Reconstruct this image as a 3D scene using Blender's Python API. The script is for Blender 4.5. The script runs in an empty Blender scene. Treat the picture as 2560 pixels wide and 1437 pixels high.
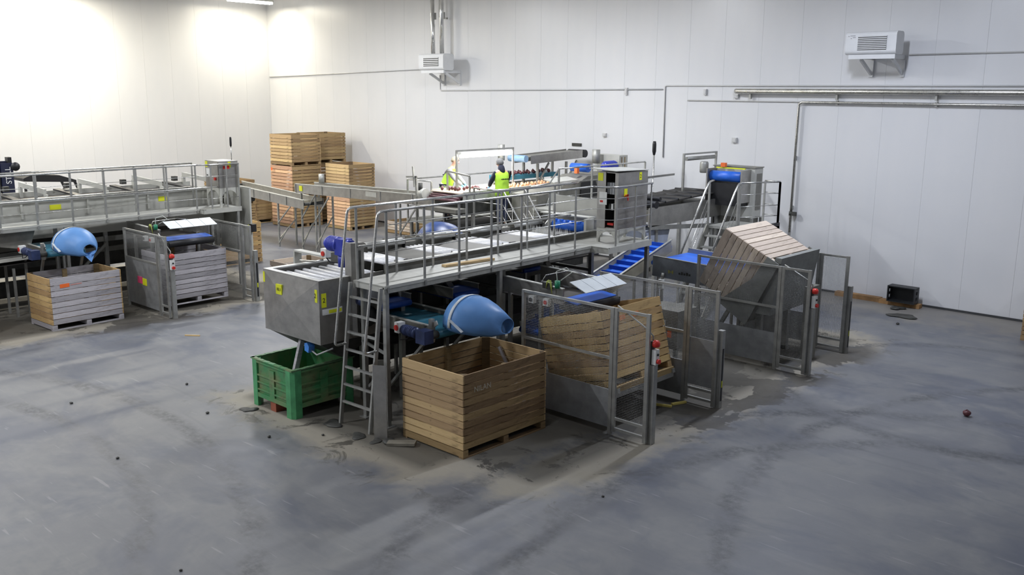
import bpy, bmesh, math, random
from mathutils import Vector, Matrix
random.seed(7)
PI = math.pi
scene = bpy.context.scene
COL = scene.collection

# ------------------------------------------------------------------ camera
# room axes: x runs along the back wall (to the right), y towards the back wall, z up (metres)
def look():
    f = 2313.2; pitch = 0.20703; roll = -0.00808; yaw = math.radians(-43.0)
    c, s = math.cos(pitch), math.sin(pitch); cr, sr = math.cos(roll), math.sin(roll)
    M = Matrix(((1, 0, 0), (0, -s, -c), (0, c, -s)))
    M = Matrix(((cr, sr, 0), (-sr, cr, 0), (0, 0, 1))) @ M
    A = Matrix(((math.cos(yaw), math.sin(yaw), 0), (-math.sin(yaw), math.cos(yaw), 0), (0, 0, 1)))
    r, d, fw = [A @ M[i] for i in range(3)]
    mat = Matrix(((r.x, -d.x, -fw.x, 0), (r.y, -d.y, -fw.y, 0), (r.z, -d.z, -fw.z, 5.0), (0, 0, 0, 1)))
    cd = bpy.data.cameras.new('camera'); co = bpy.data.objects.new('camera', cd); COL.objects.link(co)
    cd.sensor_width = 36.0; cd.lens = f / 2560 * 36; cd.clip_end = 200
    co.matrix_world = mat
    scene.camera = co
look()

# ------------------------------------------------------------------ world, light, exposure
w = bpy.data.worlds.new('world'); scene.world = w; w.use_nodes = True
w.node_tree.nodes['Background'].inputs[0].default_value = (0.8, 0.86, 1.0, 1)
w.node_tree.nodes['Background'].inputs[1].default_value = 0.15
vs = scene.view_settings
vs.view_transform = 'Standard'; vs.look = 'None'; vs.exposure = 0.12; vs.gamma = 1.0; vs.use_curve_mapping = False
WARM = (1.0, 0.92, 0.73); COOL = (0.80, 0.86, 1.0); NEUT = (0.93, 0.955, 1.0)
CEIL = 9.1
# (x, y, colour, watts, long side along y?)
LAMPS = [(-34.2, 21.1, WARM, 170), (-34.0, 13.5, WARM, 520), (-34.0, 6.5, WARM, 520),
         (-26.0, 16.0, NEUT, 560), (-26.0, 6.0, NEUT, 360), (-17.0, 16.5, NEUT, 560), (-17.0, 6.5, NEUT, 230),
         (-8.0, 16.5, COOL, 440), (-8.0, 7.5, COOL, 70), (1.0, 15.0, COOL, 120), (-15.0, -1.0, NEUT, 640), (-26.0, -1.0, NEUT, 300)]
def area(name, loc, rot, sx, sy, power, col):
    ld = bpy.data.lights.new(name, 'AREA'); ld.shape = 'RECTANGLE'; ld.size = sx; ld.size_y = sy
    ld.energy = power; ld.color = col
    o = bpy.data.objects.new(name, ld); o.location = loc; o.rotation_euler = rot; COL.objects.link(o)
    return o
for x, y, c, p in LAMPS:
    area('lamp_light', (x, y, 8.42), (0, 0, 0), 0.30, 1.9, p, c)

# ------------------------------------------------------------------ node helpers
class NT:
    def __init__(s, name):
        s.m = bpy.data.materials.new(name); s.m.use_nodes = True
        s.t = s.m.node_tree; s.b = s.t.nodes['Principled BSDF']
    def n(s, t): return s.t.nodes.new(t)
    def l(s, a, b): s.t.links.new(a, b)
    def val(s, node, i, v):
        if isinstance(v, bpy.types.NodeSocket): s.l(v, node.inputs[i])
        else: node.inputs[i].default_value = v
    def math(s, op, a, b=0.0, c=None, clamp=False):
        n = s.n('ShaderNodeMath'); n.operation = op; n.use_clamp = clamp
        s.val(n, 0, a); s.val(n, 1, b)
        if c is not None: s.val(n, 2, c)
        return n.outputs[0]
    def mapr(s, v, a, b, c=0.0, d=1.0):
        n = s.n('ShaderNodeMapRange'); n.clamp = True
        s.val(n, 0, v); n.inputs[1].default_value = a; n.inputs[2].default_value = b
        n.inputs[3].default_value = c; n.inputs[4].default_value = d
        return n.outputs[0]
    def mix(s, f, a, b, mode='MIX'):
        n = s.n('ShaderNodeMix'); n.data_type = 'RGBA'; n.blend_type = mode
        s.val(n, 0, f)
        for i, v in ((6, a), (7, b)):
            if isinstance(v, bpy.types.NodeSocket): s.l(v, n.inputs[i])
            else: n.inputs[i].default_value = (*v, 1)
        return n.outputs[2]
    def coord(s, which='Object', scale=(1, 1, 1), rot=(0, 0, 0), loc=(0, 0, 0)):
        tc = s.n('ShaderNodeTexCoord'); mp = s.n('ShaderNodeMapping')
        mp.inputs['Scale'].default_value = scale; mp.inputs['Rotation'].default_value = rot; mp.inputs['Location'].default_value = loc
        s.l(tc.outputs[which], mp.inputs[0]); return mp.outputs[0]
    def noise(s, vec, scale=5.0, detail=4.0, rough=0.55, dist=0.0):
        n = s.n('ShaderNodeTexNoise'); s.l(vec, n.inputs['Vector'])
        n.inputs['Scale'].default_value = scale; n.inputs['Detail'].default_value = detail
        n.inputs['Roughness'].default_value = rough; n.inputs['Distortion'].default_value = dist
        return n.outputs[0]
    def rand(s):
        return s.n('ShaderNodeObjectInfo').outputs['Random']
    def col(s, v):
        if isinstance(v, bpy.types.NodeSocket): s.l(v, s.b.inputs['Base Color'])
        else: s.b.inputs['Base Color'].default_value = (*v, 1)
    def rough(s, v): s.val(s.b, s.b.inputs.find('Roughness'), v)
    def metal(s, v): s.b.inputs['Metallic'].default_value = v
    def bump(s, h, strength=0.2, dist=0.01):
        n = s.n('ShaderNodeBump'); n.inputs['Strength'].default_value = strength; n.inputs['Distance'].default_value = dist
        s.l(h, n.inputs['Height']); s.l(n.outputs[0], s.b.inputs['Normal'])

def plain(name, c, rough=0.5, metal=0.0, var=0.12, scale=6.0, bump=0.0):
    k = NT(name); nz = k.noise(k.coord(), scale, 4)
    d = tuple(x * (1 - var) for x in c); e = tuple(min(1, x * (1 + var)) for x in c)
    k.col(k.mix(k.mapr(nz, 0.3, 0.7), d, e)); k.metal(metal)
    k.rough(k.mapr(nz, 0.25, 0.75, max(0.02, rough - 0.08), min(1, rough + 0.08)))
    if bump: k.bump(nz, bump)
    return k.m
def glow(name, c, st):
    k = NT(name); k.col(c); k.b.inputs['Emission Color'].default_value = (*c, 1)
    k.b.inputs['Emission Strength'].default_value = st; return k.m
def wood(name, c1, c2, dark=0.45, knots=0.5):
    k = NT(name)
    g = k.noise(k.coord('Object', (1.6, 1.6, 26)), 2.2, 5, 0.6, 0.6)
    r = k.rand()
    blot = k.noise(k.coord('Object', (2.0, 2.0, 5)), 1.7, 3)
    sh = k.noise(k.coord('Object', (5, 5, 9), loc=(3, 7, 1)), 1.6, 2)
    c = k.mix(k.mapr(g, 0.3, 0.72), c1, c2)
    c = k.mix(k.mapr(blot, 0.56, 0.74, 0, 0.6), c, tuple(x * dark for x in c1))
    c = k.mix(k.mapr(sh, 0.68, 0.76, 0, knots), c, tuple(x * 0.35 for x in c1))
    v = k.mapr(r, 0, 1, 0.72, 1.2)
    hs = k.n('ShaderNodeHueSaturation'); k.l(c, hs.inputs['Color']); k.l(v, hs.inputs['Value'])
    k.l(k.mapr(r, 0, 1, 0.492, 0.506), hs.inputs['Hue'])
    k.col(hs.outputs[0]); k.rough(0.82); k.bump(g, 0.25, 0.004)
    return k.m
def steel(name, c, rough, metal=0.85, streak=True):
    k = NT(name)
    a = k.noise(k.coord('Object', (3, 3, 3)), 1.6, 5, 0.65)
    b = k.noise(k.coord('Object', (0.8, 0.8, 14) if streak else (9, 9, 9)), 3, 3)
    cc = k.mix(k.mapr(a, 0.3, 0.7), tuple(x * 0.8 for x in c), tuple(min(1, x * 1.12) for x in c))
    k.col(cc); k.metal(metal)
    k.rough(k.math('ADD', k.mapr(b, 0.2, 0.8, rough - 0.07, rough + 0.1), k.mapr(a, 0.3, 0.7, 0, 0.08)))
    return k.m
STEEL = steel('stainless_sheet', (0.42, 0.41, 0.39), 0.36)
GALV = steel('galvanized_steel', (0.40, 0.40, 0.38), 0.45, 0.7)
TUBE = steel('polished_tube', (0.62, 0.62, 0.60), 0.24, 0.9)
DECK = plain('aluminium_deck', (0.40, 0.40, 0.37), 0.5, 0.35, 0.12, 9)
PALE = plain('pale_painted_steel', (0.52, 0.52, 0.48), 0.5, 0.2, 0.08, 5)
DUSTY = plain('dusty_sheet_steel', (0.22, 0.215, 0.19), 0.55, 0.35, 0.2, 4)
DARKM = plain('dark_dirty_metal', (0.06, 0.06, 0.055), 0.6, 0.3, 0.3, 7)
SHEET = steel('fence_sheet', (0.34, 0.35, 0.36), 0.48, 0.55)
WIRE = plain('fence_wire', (0.26, 0.26, 0.25), 0.5, 0.5, 0.1)
RUBBER = plain('black_rubber', (0.02, 0.02, 0.022), 0.6, 0, 0.3)
ROLL = plain('pale_roller_tube', (0.86, 0.86, 0.88), 0.25, 0.0, 0.04)
CHUTE = plain('dark_rubber_chute', (0.13, 0.125, 0.11), 0.5, 0.1, 0.2, 4)
BELT = plain('dark_belt', (0.045, 0.04, 0.038), 0.5, 0, 0.3, 5)
BLUED = plain('shaded_blue_belt', (0.015, 0.07, 0.36), 0.45, 0, 0.25, 3)  # darker copy of the blue belt, shade under the sorter in its colour
BLUE = plain('blue_belt', (0.02, 0.13, 0.62), 0.4, 0, 0.15, 4)
TEAL = plain('teal_belt', (0.03, 0.17, 0.25), 0.45, 0, 0.2, 4)
HOOD = plain('blue_plastic_sheet', (0.12, 0.29, 0.62), 0.45, 0, 0.1, 3)
MOTOR = plain('blue_motor_paint', (0.03, 0.05, 0.42), 0.35, 0.1, 0.15, 6)
NAVY = plain('navy_motor_paint', (0.03, 0.045, 0.12), 0.4, 0.2, 0.3, 6)
WHITE = plain('white_enclosure', (0.75, 0.76, 0.74), 0.45, 0, 0.05)
OFFW = plain('offwhite_strap', (0.62, 0.66, 0.68), 0.5, 0, 0.06)
RED = plain('red_plastic', (0.62, 0.03, 0.02), 0.35, 0, 0.08)
ORANGE = plain('orange_plastic', (0.85, 0.16, 0.03), 0.4, 0, 0.08)
YELLOW = plain('yellow_label', (0.72, 0.75, 0.02), 0.5, 0, 0.05)
BLACK = plain('black_paint', (0.012, 0.012, 0.014), 0.5, 0, 0.2)
GREENP = plain('green_connector', (0.02, 0.25, 0.13), 0.4, 0, 0.1)
CABLEY = plain('yellow_green_cable', (0.55, 0.65, 0.15), 0.5, 0, 0.1)
CABLEW = plain('pale_cable', (0.62, 0.66, 0.60), 0.5, 0, 0.1)
HEATER = plain('heater_enamel', (0.74, 0.75, 0.76), 0.4, 0, 0.03)
WHITEP = plain('white_lettering', (0.85, 0.85, 0.85), 0.5, 0, 0.03)
LAMPON = glow('lamp_tube_lit', (1.0, 0.98, 0.92), 9.0)
TABLELAMP = glow('table_tube_lit', (1.0, 1.0, 0.97), 22.0)
W_FRONT = wood('wood_tan', (0.54, 0.375, 0.185), (0.64, 0.46, 0.25))  # front crate: lit end face, its light put into the colour
W_SIDE = wood('wood_brown_dark', (0.24, 0.155, 0.07), (0.34, 0.23, 0.115), 0.45)  # front crate: long side darker, its shade put into the colour
W_GREY = wood('wood_weathered_grey', (0.38, 0.36, 0.38), (0.54, 0.52, 0.55), 0.6, 0.4)
W_PALE = wood('wood_pale_yellow', (0.50, 0.33, 0.14), (0.62, 0.43, 0.20), 0.55)
W_ORANGE = wood('wood_orange_tan', (0.66, 0.40, 0.235), (0.76, 0.50, 0.32), 0.6)  # corner stacks: light falling on the end faces put into the colour
W_OLIVE = wood('wood_olive', (0.30, 0.20, 0.095), (0.39, 0.275, 0.14), 0.6)  # corner stacks: shade of the long sides put into the colour
W_PINK = wood('wood_pinkish_grey', (0.52, 0.43, 0.35), (0.62, 0.53, 0.44), 0.7, 0.3)
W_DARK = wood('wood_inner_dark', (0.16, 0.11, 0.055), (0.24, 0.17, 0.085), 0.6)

# ------------------------------------------------------------------ geometry builder (world coordinates; obj() makes them local to the root)
OFF = {}
class G:
    def __init__(s): s.v = []; s.f = []; s.sm = []
    def add(s, vs, fs, smooth=False):
        k = len(s.v); s.v += [tuple(p) for p in vs]
        for f in fs: s.f.append([i + k for i in f]); s.sm.append(smooth)
        return s
    def box(s, a, b):
        x0, y0, z0 = a; x1, y1, z1 = b
        vs = [(x0, y0, z0), (x1, y0, z0), (x1, y1, z0), (x0, y1, z0), (x0, y0, z1), (x1, y0, z1), (x1, y1, z1), (x0, y1, z1)]
        return s.add(vs, [(0, 3, 2, 1), (4, 5, 6, 7), (0, 1, 5, 4), (1, 2, 6, 5), (2, 3, 7, 6), (3, 0, 4, 7)])
    def cb(s, c, d): return s.box([c[i] - d[i] / 2 for i in range(3)], [c[i] + d[i] / 2 for i in range(3)])
    def bar(s, p, q, w, h, up=(0, 0, 1)):
        p = Vector(p); q = Vector(q); d = (q - p).normalized(); up = Vector(up)
        if abs(d.dot(up)) > 0.98: up = Vector((0, 1, 0))
        x = d.cross(up).normalized() * w / 2; y = x.cross(d).normalized() * h / 2
        vs = [p - x - y, p + x - y, p + x + y, p - x + y, q - x - y, q + x - y, q + x + y, q - x + y]
        return s.add(vs, [(0, 3, 2, 1), (4, 5, 6, 7), (0, 1, 5, 4), (1, 2, 6, 5), (2, 3, 7, 6), (3, 0, 4, 7)])
    def tube(s, pts, r, n=8, rs=None):
        pts = [Vector(p) for p in pts]; rings = []; m = len(pts)
        d0 = (pts[1] - pts[0]).normalized()
        ref = Vector((0, 0, 1)) if abs(d0.z) < 0.9 else Vector((0, 1, 0))
        x = d0.cross(ref).normalized()
        for i, p in enumerate(pts):
            a = (pts[i] - pts[i - 1]).normalized() if i else d0
            b = (pts[i + 1] - pts[i]).normalized() if i < m - 1 else a
            t = (a + b).normalized()
            if t.length < 1e-6: t = a
            x = (x - t * x.dot(t)).normalized(); y = t.cross(x)
            k = 1 / max(0.5, math.sqrt(max(1e-6, (1 + a.dot(b)) / 2)))
            rr = rs[i] if rs else r
            rings.append([p + (x * math.cos(2 * PI * j / n) + y * math.sin(2 * PI * j / n)) * rr for j in range(n)])
        vs = [q for r_ in rings for q in r_]; fs = []
        for i in range(m - 1):
            for j in range(n):
                fs.append((i * n + j, i * n + (j + 1) % n, (i + 1) * n + (j + 1) % n, (i + 1) * n + j))
        s.add(vs, fs, True)
        k = len(s.v) - len(vs)
        s.f.append([k + j for j in range(n)][::-1]); s.sm.append(False)
        s.f.append([k + (m - 1) * n + j for j in range(n)]); s.sm.append(False)
        return s
    def cyl(s, p, q, r, r1=None, n=14): return s.tube([p, q], r, n, [r, r if r1 is None else r1])
    def prism(s, poly, axis, a, b):
        n = len(poly)
        def P(t, h): return (h, t[0], t[1]) if axis == 'x' else (t[0], h, t[1]) if axis == 'y' else (t[0], t[1], h)
        vs = [P(t, a) for t in poly] + [P(t, b) for t in poly]
        fs = [tuple(range(n)), tuple(range(2 * n - 1, n - 1, -1))] + [(i, i + n, (i + 1) % n + n, (i + 1) % n) for i in range(n)]
        return s.add(vs, fs)
    def plate(s, pts, t):
        P = [Vector(p) for p in pts]; nrm = (P[1] - P[0]).cross(P[2] - P[0]).normalized() * t / 2
        n = len(P); vs = [p + nrm for p in P] + [p - nrm for p in P]
        return s.add(vs, [tuple(range(n)), tuple(range(2 * n - 1, n - 1, -1))] + [(i, i + n, (i + 1) % n + n, (i + 1) % n) for i in range(n)])
    def grid(s, rows, smooth=True, close=False):
        m = len(rows); n = len(rows[0]); fs = []
        for i in range(m - 1):
            for j in range(n if close else n - 1):
                fs.append((i * n + j, i * n + (j + 1) % n, (i + 1) * n + (j + 1) % n, (i + 1) * n + j))
        return s.add([p for r in rows for p in r], fs, smooth)
    def lathe(s, prof, c, axis='z', n=16):
        rows = []
        for r, h in prof:
            row = []
            for j in range(n):
                a = 2 * PI * j / n; p = (r * math.cos(a), r * math.sin(a), h)
                if axis == 'x': p = (p[2], p[0], p[1])
                elif axis == 'y': p = (p[1], p[2], p[0])
                row.append((c[0] + p[0], c[1] + p[1], c[2] + p[2]))
            rows.append(row)
        return s.grid(rows, True, True)
    def xf(s, M):
        s.v = [tuple(M @ Vector(p)) for p in s.v]; return s
    def mesh(s, name, mat, off=(0, 0, 0)):
        me = bpy.data.meshes.new(name)
        me.from_pydata([(p[0] - off[0], p[1] - off[1], p[2] - off[2]) for p in s.v], [], s.f)
        me.polygons.foreach_set('use_smooth', s.sm)
        for m in (mat if isinstance(mat, (list, tuple)) else [mat]): me.materials.append(m)
        bm = bmesh.new(); bm.from_mesh(me); bmesh.ops.recalc_face_normals(bm, faces=bm.faces[:]); bm.to_mesh(me); bm.free()
        return me
    def obj(s, name, mat, parent=None, label=None, kind=None, solid=0):
        off = OFF.get(parent.name, (0, 0, 0)) if parent else (0, 0, 0)
        o = bpy.data.objects.new(name, s.mesh(name, mat, off)); COL.objects.link(o)
        if parent: o.parent = parent; OFF[o.name] = off
        if label: o['label'] = label
        if kind: o['kind'] = kind
        if solid:
            md = o.modifiers.new('thickness', 'SOLIDIFY'); md.thickness = solid; md.offset = 0
        return o
def smooth_mesh(me):
    me.polygons.foreach_set('use_smooth', [True] * len(me.polygons))
def inst(me, name, parent, loc=(0, 0, 0), rot=(0, 0, 0)):
    o = bpy.data.objects.new(name, me); COL.objects.link(o); o.parent = parent
    o.location = loc; o.rotation_euler = rot; return o
def thing(name, label, cat, loc=(0, 0, 0), rz=0.0, group=None, local=False):
    o = bpy.data.objects.new(name, None); COL.objects.link(o); o.empty_display_size = 0.1
    o.location = loc; o.rotation_euler = (0, 0, rz); o['label'] = label; o['category'] = cat
    if group: o['group'] = group
    OFF[o.name] = (0, 0, 0) if local else tuple(loc)
    return o
def tag(o, label, cat, group=None):
    o['label'] = label; o['category'] = cat
    if group: o['group'] = group
    return o
def single(g, name, mat, label, cat, loc, group=None):     # a thing that is one mesh, its origin at its base
    o = bpy.data.objects.new(name, g.mesh(name, mat, loc)); COL.objects.link(o); o.location = loc
    OFF[o.name] = loc
    return tag(o, label, cat, group)
def copy_tree(o, parent=None):
    c = o.copy(); COL.objects.link(c); c.parent = parent
    for ch in list(o.children): copy_tree(ch, c)
    return c
def text(body, size, parent, mat, M, name='lettering', off=None, depth=0.002):
    cu = bpy.data.curves.new(name, 'FONT'); cu.body = body; cu.size = size; cu.extrude = depth; cu.align_x = 'CENTER'; cu.align_y = 'CENTER'
    t = bpy.data.objects.new('t', cu); COL.objects.link(t)
    dg = bpy.context.evaluated_depsgraph_get(); me = bpy.data.meshes.new_from_object(t.evaluated_get(dg))
    bpy.data.objects.remove(t)
    me.transform(M)
    of = OFF.get(parent.name, (0, 0, 0)); me.transform(Matrix.Translation([-a for a in of]))
    me.materials.clear(); me.materials.append(mat)
    o = bpy.data.objects.new(name, me); COL.objects.link(o); o.parent = parent; OFF[o.name] = of
    return o
def facing(axis, loc, spin=0.0):        # lettering that faces -y, +x, ...
    R = {'-y': Matrix.Rotation(PI / 2, 4, 'X'), '+x': Matrix.Rotation(PI / 2, 4, 'Z') @ Matrix.Rotation(PI / 2, 4, 'X'), '+z': Matrix()}[axis]
    return Matrix.Translation(loc) @ R @ Matrix.Rotation(spin, 4, 'Z')

# ------------------------------------------------------------------ the room
UL, UR, VF, VB = -35.85, 9.0, -6.0, 22.9
def floor_mat():
    k = NT('painted_concrete')
    tc = k.n('ShaderNodeTexCoord'); P = tc.outputs['Object']
    sx = k.n('ShaderNodeSeparateXYZ'); k.l(P, sx.inputs[0]); X, Y = sx.outputs[0], sx.outputs[1]
    big = k.noise(P, 0.22, 4, 0.6); mid = k.noise(P, 1.1, 5, 0.62, 0.4); fine = k.noise(P, 9, 5, 0.7)
    st = k.noise(k.coord('Object', (0.25, 2.2, 1), (0, 0, 0.75)), 1.1, 5, 0.65, 0.5)
    c = k.mix(k.mapr(big, 0.35, 0.65), (0.118, 0.125, 0.145), (0.165, 0.168, 0.178))
    c = k.mix(k.mapr(mid, 0.42, 0.72, 0, 0.8), c, (0.225, 0.225, 0.222))
    c = k.mix(k.mapr(st, 0.55, 0.75, 0, 0.4), c, (0.085, 0.092, 0.112))
    c = k.mix(k.mapr(st, 0.44, 0.30, 0, 0.3), c, (0.22, 0.22, 0.218))
    blu = k.noise(k.coord('Object', (0.45, 0.6, 1), loc=(4.2, 1.3, 0)), 0.8, 5, 0.65, 0.4)
    c = k.mix(k.mapr(blu, 0.50, 0.60, 0, 0.6), c, (0.082, 0.094, 0.13))
    scr = k.noise(k.coord('Object', (0.9, 9, 1), (0, 0, 0.25)), 1.4, 3, 0.5, 0.2)
    c = k.mix(k.mapr(scr, 0.66, 0.72, 0, 0.35), c, (0.33, 0.33, 0.33))
    # tan soil swept along the machines
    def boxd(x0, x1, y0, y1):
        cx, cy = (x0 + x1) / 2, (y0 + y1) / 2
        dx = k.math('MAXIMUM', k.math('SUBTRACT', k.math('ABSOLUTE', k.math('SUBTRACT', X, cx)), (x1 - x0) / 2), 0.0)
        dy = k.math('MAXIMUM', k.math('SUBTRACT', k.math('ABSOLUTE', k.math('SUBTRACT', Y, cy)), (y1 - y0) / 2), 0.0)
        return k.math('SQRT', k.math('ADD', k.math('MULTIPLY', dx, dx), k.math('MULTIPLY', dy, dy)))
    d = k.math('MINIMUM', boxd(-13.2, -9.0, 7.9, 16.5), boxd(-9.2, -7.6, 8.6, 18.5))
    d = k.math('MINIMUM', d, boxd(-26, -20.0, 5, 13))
    dn = k.math('ADD', d, k.mapr(mid, 0.2, 0.8, 0.45, -0.45))
    c = k.mix(k.mapr(dn, 0.85, 0.4, 0, 0.8), c, (0.31, 0.28, 0.22))
    dirt = k.noise(P, 1.6, 6, 0.7, 0.8)
    near = k.mapr(d, 1.3, 0.1)
    wet = k.noise(P, 0.75, 5, 0.6, 0.5)
    c = k.mix(k.math('MULTIPLY', near, k.mapr(dirt, 0.56, 0.61)), c, (0.05, 0.044, 0.034))
    c = k.mix(k.math('MULTIPLY', k.mapr(k.math('MINIMUM', boxd(-9.0, -7.6, 11.4, 17.6), boxd(-21, -19.9, 8.2, 12)), 1.1, 0.7, 0, 0.85), k.mapr(wet, 0.50, 0.515)), c, (0.062, 0.056, 0.048))
    c = k.mix(k.math('MULTIPLY', k.mapr(d, 0.25, 0.0), 0.75), c, (0.06, 0.055, 0.045))  # floor darkened under the machines: soil plus their shade put into the colour
    # soil along the back wall
    wd = k.math('SUBTRACT', 22.9, Y)
    wn = k.math('ADD', wd, k.mapr(mid, 0.2, 0.8, 1.2, -1.2))
    c = k.mix(k.mapr(wn, 2.2, 1.0, 0, 0.55), c, (0.27, 0.245, 0.205))
    # tyre arcs
    wob = k.mapr(st, 0, 1, -0.25, 0.25)
    for cx, cy, R, wd_, dk in ((-1.5, 9.0, 5.2, 0.13, 0.75), (-1.5, 9.0, 6.6, 0.13, 0.75), (2.0, 12.5, 7.8, 0.12, 0.75), (-13.5, -3.0, 9.4, 0.13, 0.75), (-13.5, -3.0, 8.2, 0.1, 0.75), (-4.5, 16.6, 3.2, 0.12, 0.75)):
        dx = k.math('SUBTRACT', X, cx); dy = k.math('SUBTRACT', Y, cy)
        r = k.math('SQRT', k.math('ADD', k.math('MULTIPLY', dx, dx), k.math('MULTIPLY', dy, dy)))
        e = k.math('ABSOLUTE', k.math('ADD', k.math('SUBTRACT', r, R), wob))
        m = k.math('MULTIPLY', k.mapr(e, wd_ + 0.08, wd_ - 0.06, 0, dk), k.mapr(fine, 0.3, 0.6))
        c = k.mix(k.math('MULTIPLY', m, k.mapr(mid, 0.3, 0.55)), c, (0.06, 0.063, 0.072))
    c = k.mix(k.mapr(fine, 0.62, 0.75, 0, 0.25), c, (0.09, 0.09, 0.095))
    k.col(c)
    k.rough(k.math('ADD', k.mapr(mid, 0.3, 0.7, 0.44, 0.6), k.mapr(dn, 0.9, 0.2, 0, 0.3)))
    k.bump(fine, 0.06, 0.01)
    return k.m
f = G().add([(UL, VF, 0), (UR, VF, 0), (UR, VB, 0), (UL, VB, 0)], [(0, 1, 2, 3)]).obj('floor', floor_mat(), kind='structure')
PANEL = NT('white_wall_panel'); _n = PANEL.noise(PANEL.coord('Object', (1, 1, 0.35)), 0.8, 3)
_r = PANEL.noise(PANEL.coord('Object', (14, 14, 0.05)), 1.5, 1)
PANEL.col(PANEL.mix(PANEL.mapr(_n, 0.3, 0.7), (0.70, 0.71, 0.73), (0.75, 0.75, 0.76))); PANEL.rough(0.32); PANEL.bump(_r, 0.015, 0.01)
PANEL = PANEL.m
JOINT = plain('panel_joint', (0.60, 0.61, 0.62), 0.7, 0, 0.05)
CEILM = plain('white_ceiling', (0.72, 0.72, 0.70), 0.6, 0, 0.03, 1)
def wall(name, axis, pos, a, b, first, out):
    # a recessed backing with each insulated panel standing 12 mm proud of it; out = +1/-1, the side the room is on
    t = 0.15
    if axis == 'y': bk = G().box((a, min(pos, pos - out * t) , 0), (b, max(pos, pos - out * t), CEIL))
    else: bk = G().box((min(pos, pos - out * t), a, 0), (max(pos, pos - out * t), b, CEIL))
    root = bk.obj(name, JOINT, kind='structure')
    wd = 1.11
    g = G().box((0, 0, 0), (wd - 0.004, 0.006, CEIL - 0.03)) if axis == 'y' else G().box((0, 0, 0), (0.006, wd - 0.004, CEIL - 0.03))
    me = g.mesh('panel', PANEL)
    x = first
    while x < b - 0.01:
        if x > a - wd:
            off = 0 if out > 0 else -0.006
            o = inst(me, 'panel', root, (max(x, a), pos + off, 0.03) if axis == 'y' else (pos + off, max(x, a), 0.03))
            lo, hi = max(x, a), min(x + wd, b)
            if hi - lo < wd - 0.01: o.scale = ((hi - lo) / wd, 1, 1) if axis == 'y' else (1, (hi - lo) / wd, 1)
        x += wd
    return root
wall('wall_back', 'y', VB, UL, UR, -6.85 - 1.11 * 27, -1)
wall('wall_left', 'x', UL, VF, VB, VF, 1)
G().box((UR, VF, 0), (UR + 0.15, VB, CEIL)).obj('wall_right', PANEL, kind='structure')
G().box((UL, VF - 0.15, 0), (UR, VF, CEIL)).obj('wall_front', PANEL, kind='structure')
G().box((UL, VF, CEIL), (UR, VB, CEIL + 0.15)).obj('ceiling', CEILM, kind='structure')
G().box((UL, VB - 0.045, 0), (UR, VB - 0.014, 0.05)).obj('baseboard_back', plain('grey_rubber_skirting', (0.05, 0.052, 0.055), 0.7), kind='structure')
G().box((UL + 0.014, VF, 0), (UL + 0.045, VB, 0.05)).obj('baseboard_left', JOINT, kind='structure')

# ceiling lamps (the first one shows at the top of the picture)
def lamp_fixture(x, y, label, grp):
    t = thing('ceiling_lamp', label, 'lamp', (x, y, CEIL), group=grp)
    G().prism([(-0.16 + x, 8.56), (0.16 + x, 8.56), (0.09 + x, 8.66), (-0.09 + x, 8.66)], 'y', y - 1.0, y + 1.0).obj('lamp_housing', WHITE, t)
    for k in (-0.08, 0.08): G().cyl((x + k, y - 0.97, 8.51), (x + k, y + 0.97, 8.51), 0.045, n=10).obj('lamp_tube', LAMPON, t)
    for k in (-0.6, 0.6): G().cyl((x, y + k, 8.66), (x, y + k, CEIL), 0.012, n=6).obj('hanger', GALV, t)
for i, (x, y, c, p) in enumerate(LAMPS):
    lamp_fixture(x, y, 'lit tube lamp at the top of the picture near the back left corner' if i == 0 else 'tube lamp under the hall ceiling above the picture', None if i == 0 else 'ceiling tube lamps out of view')

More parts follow.
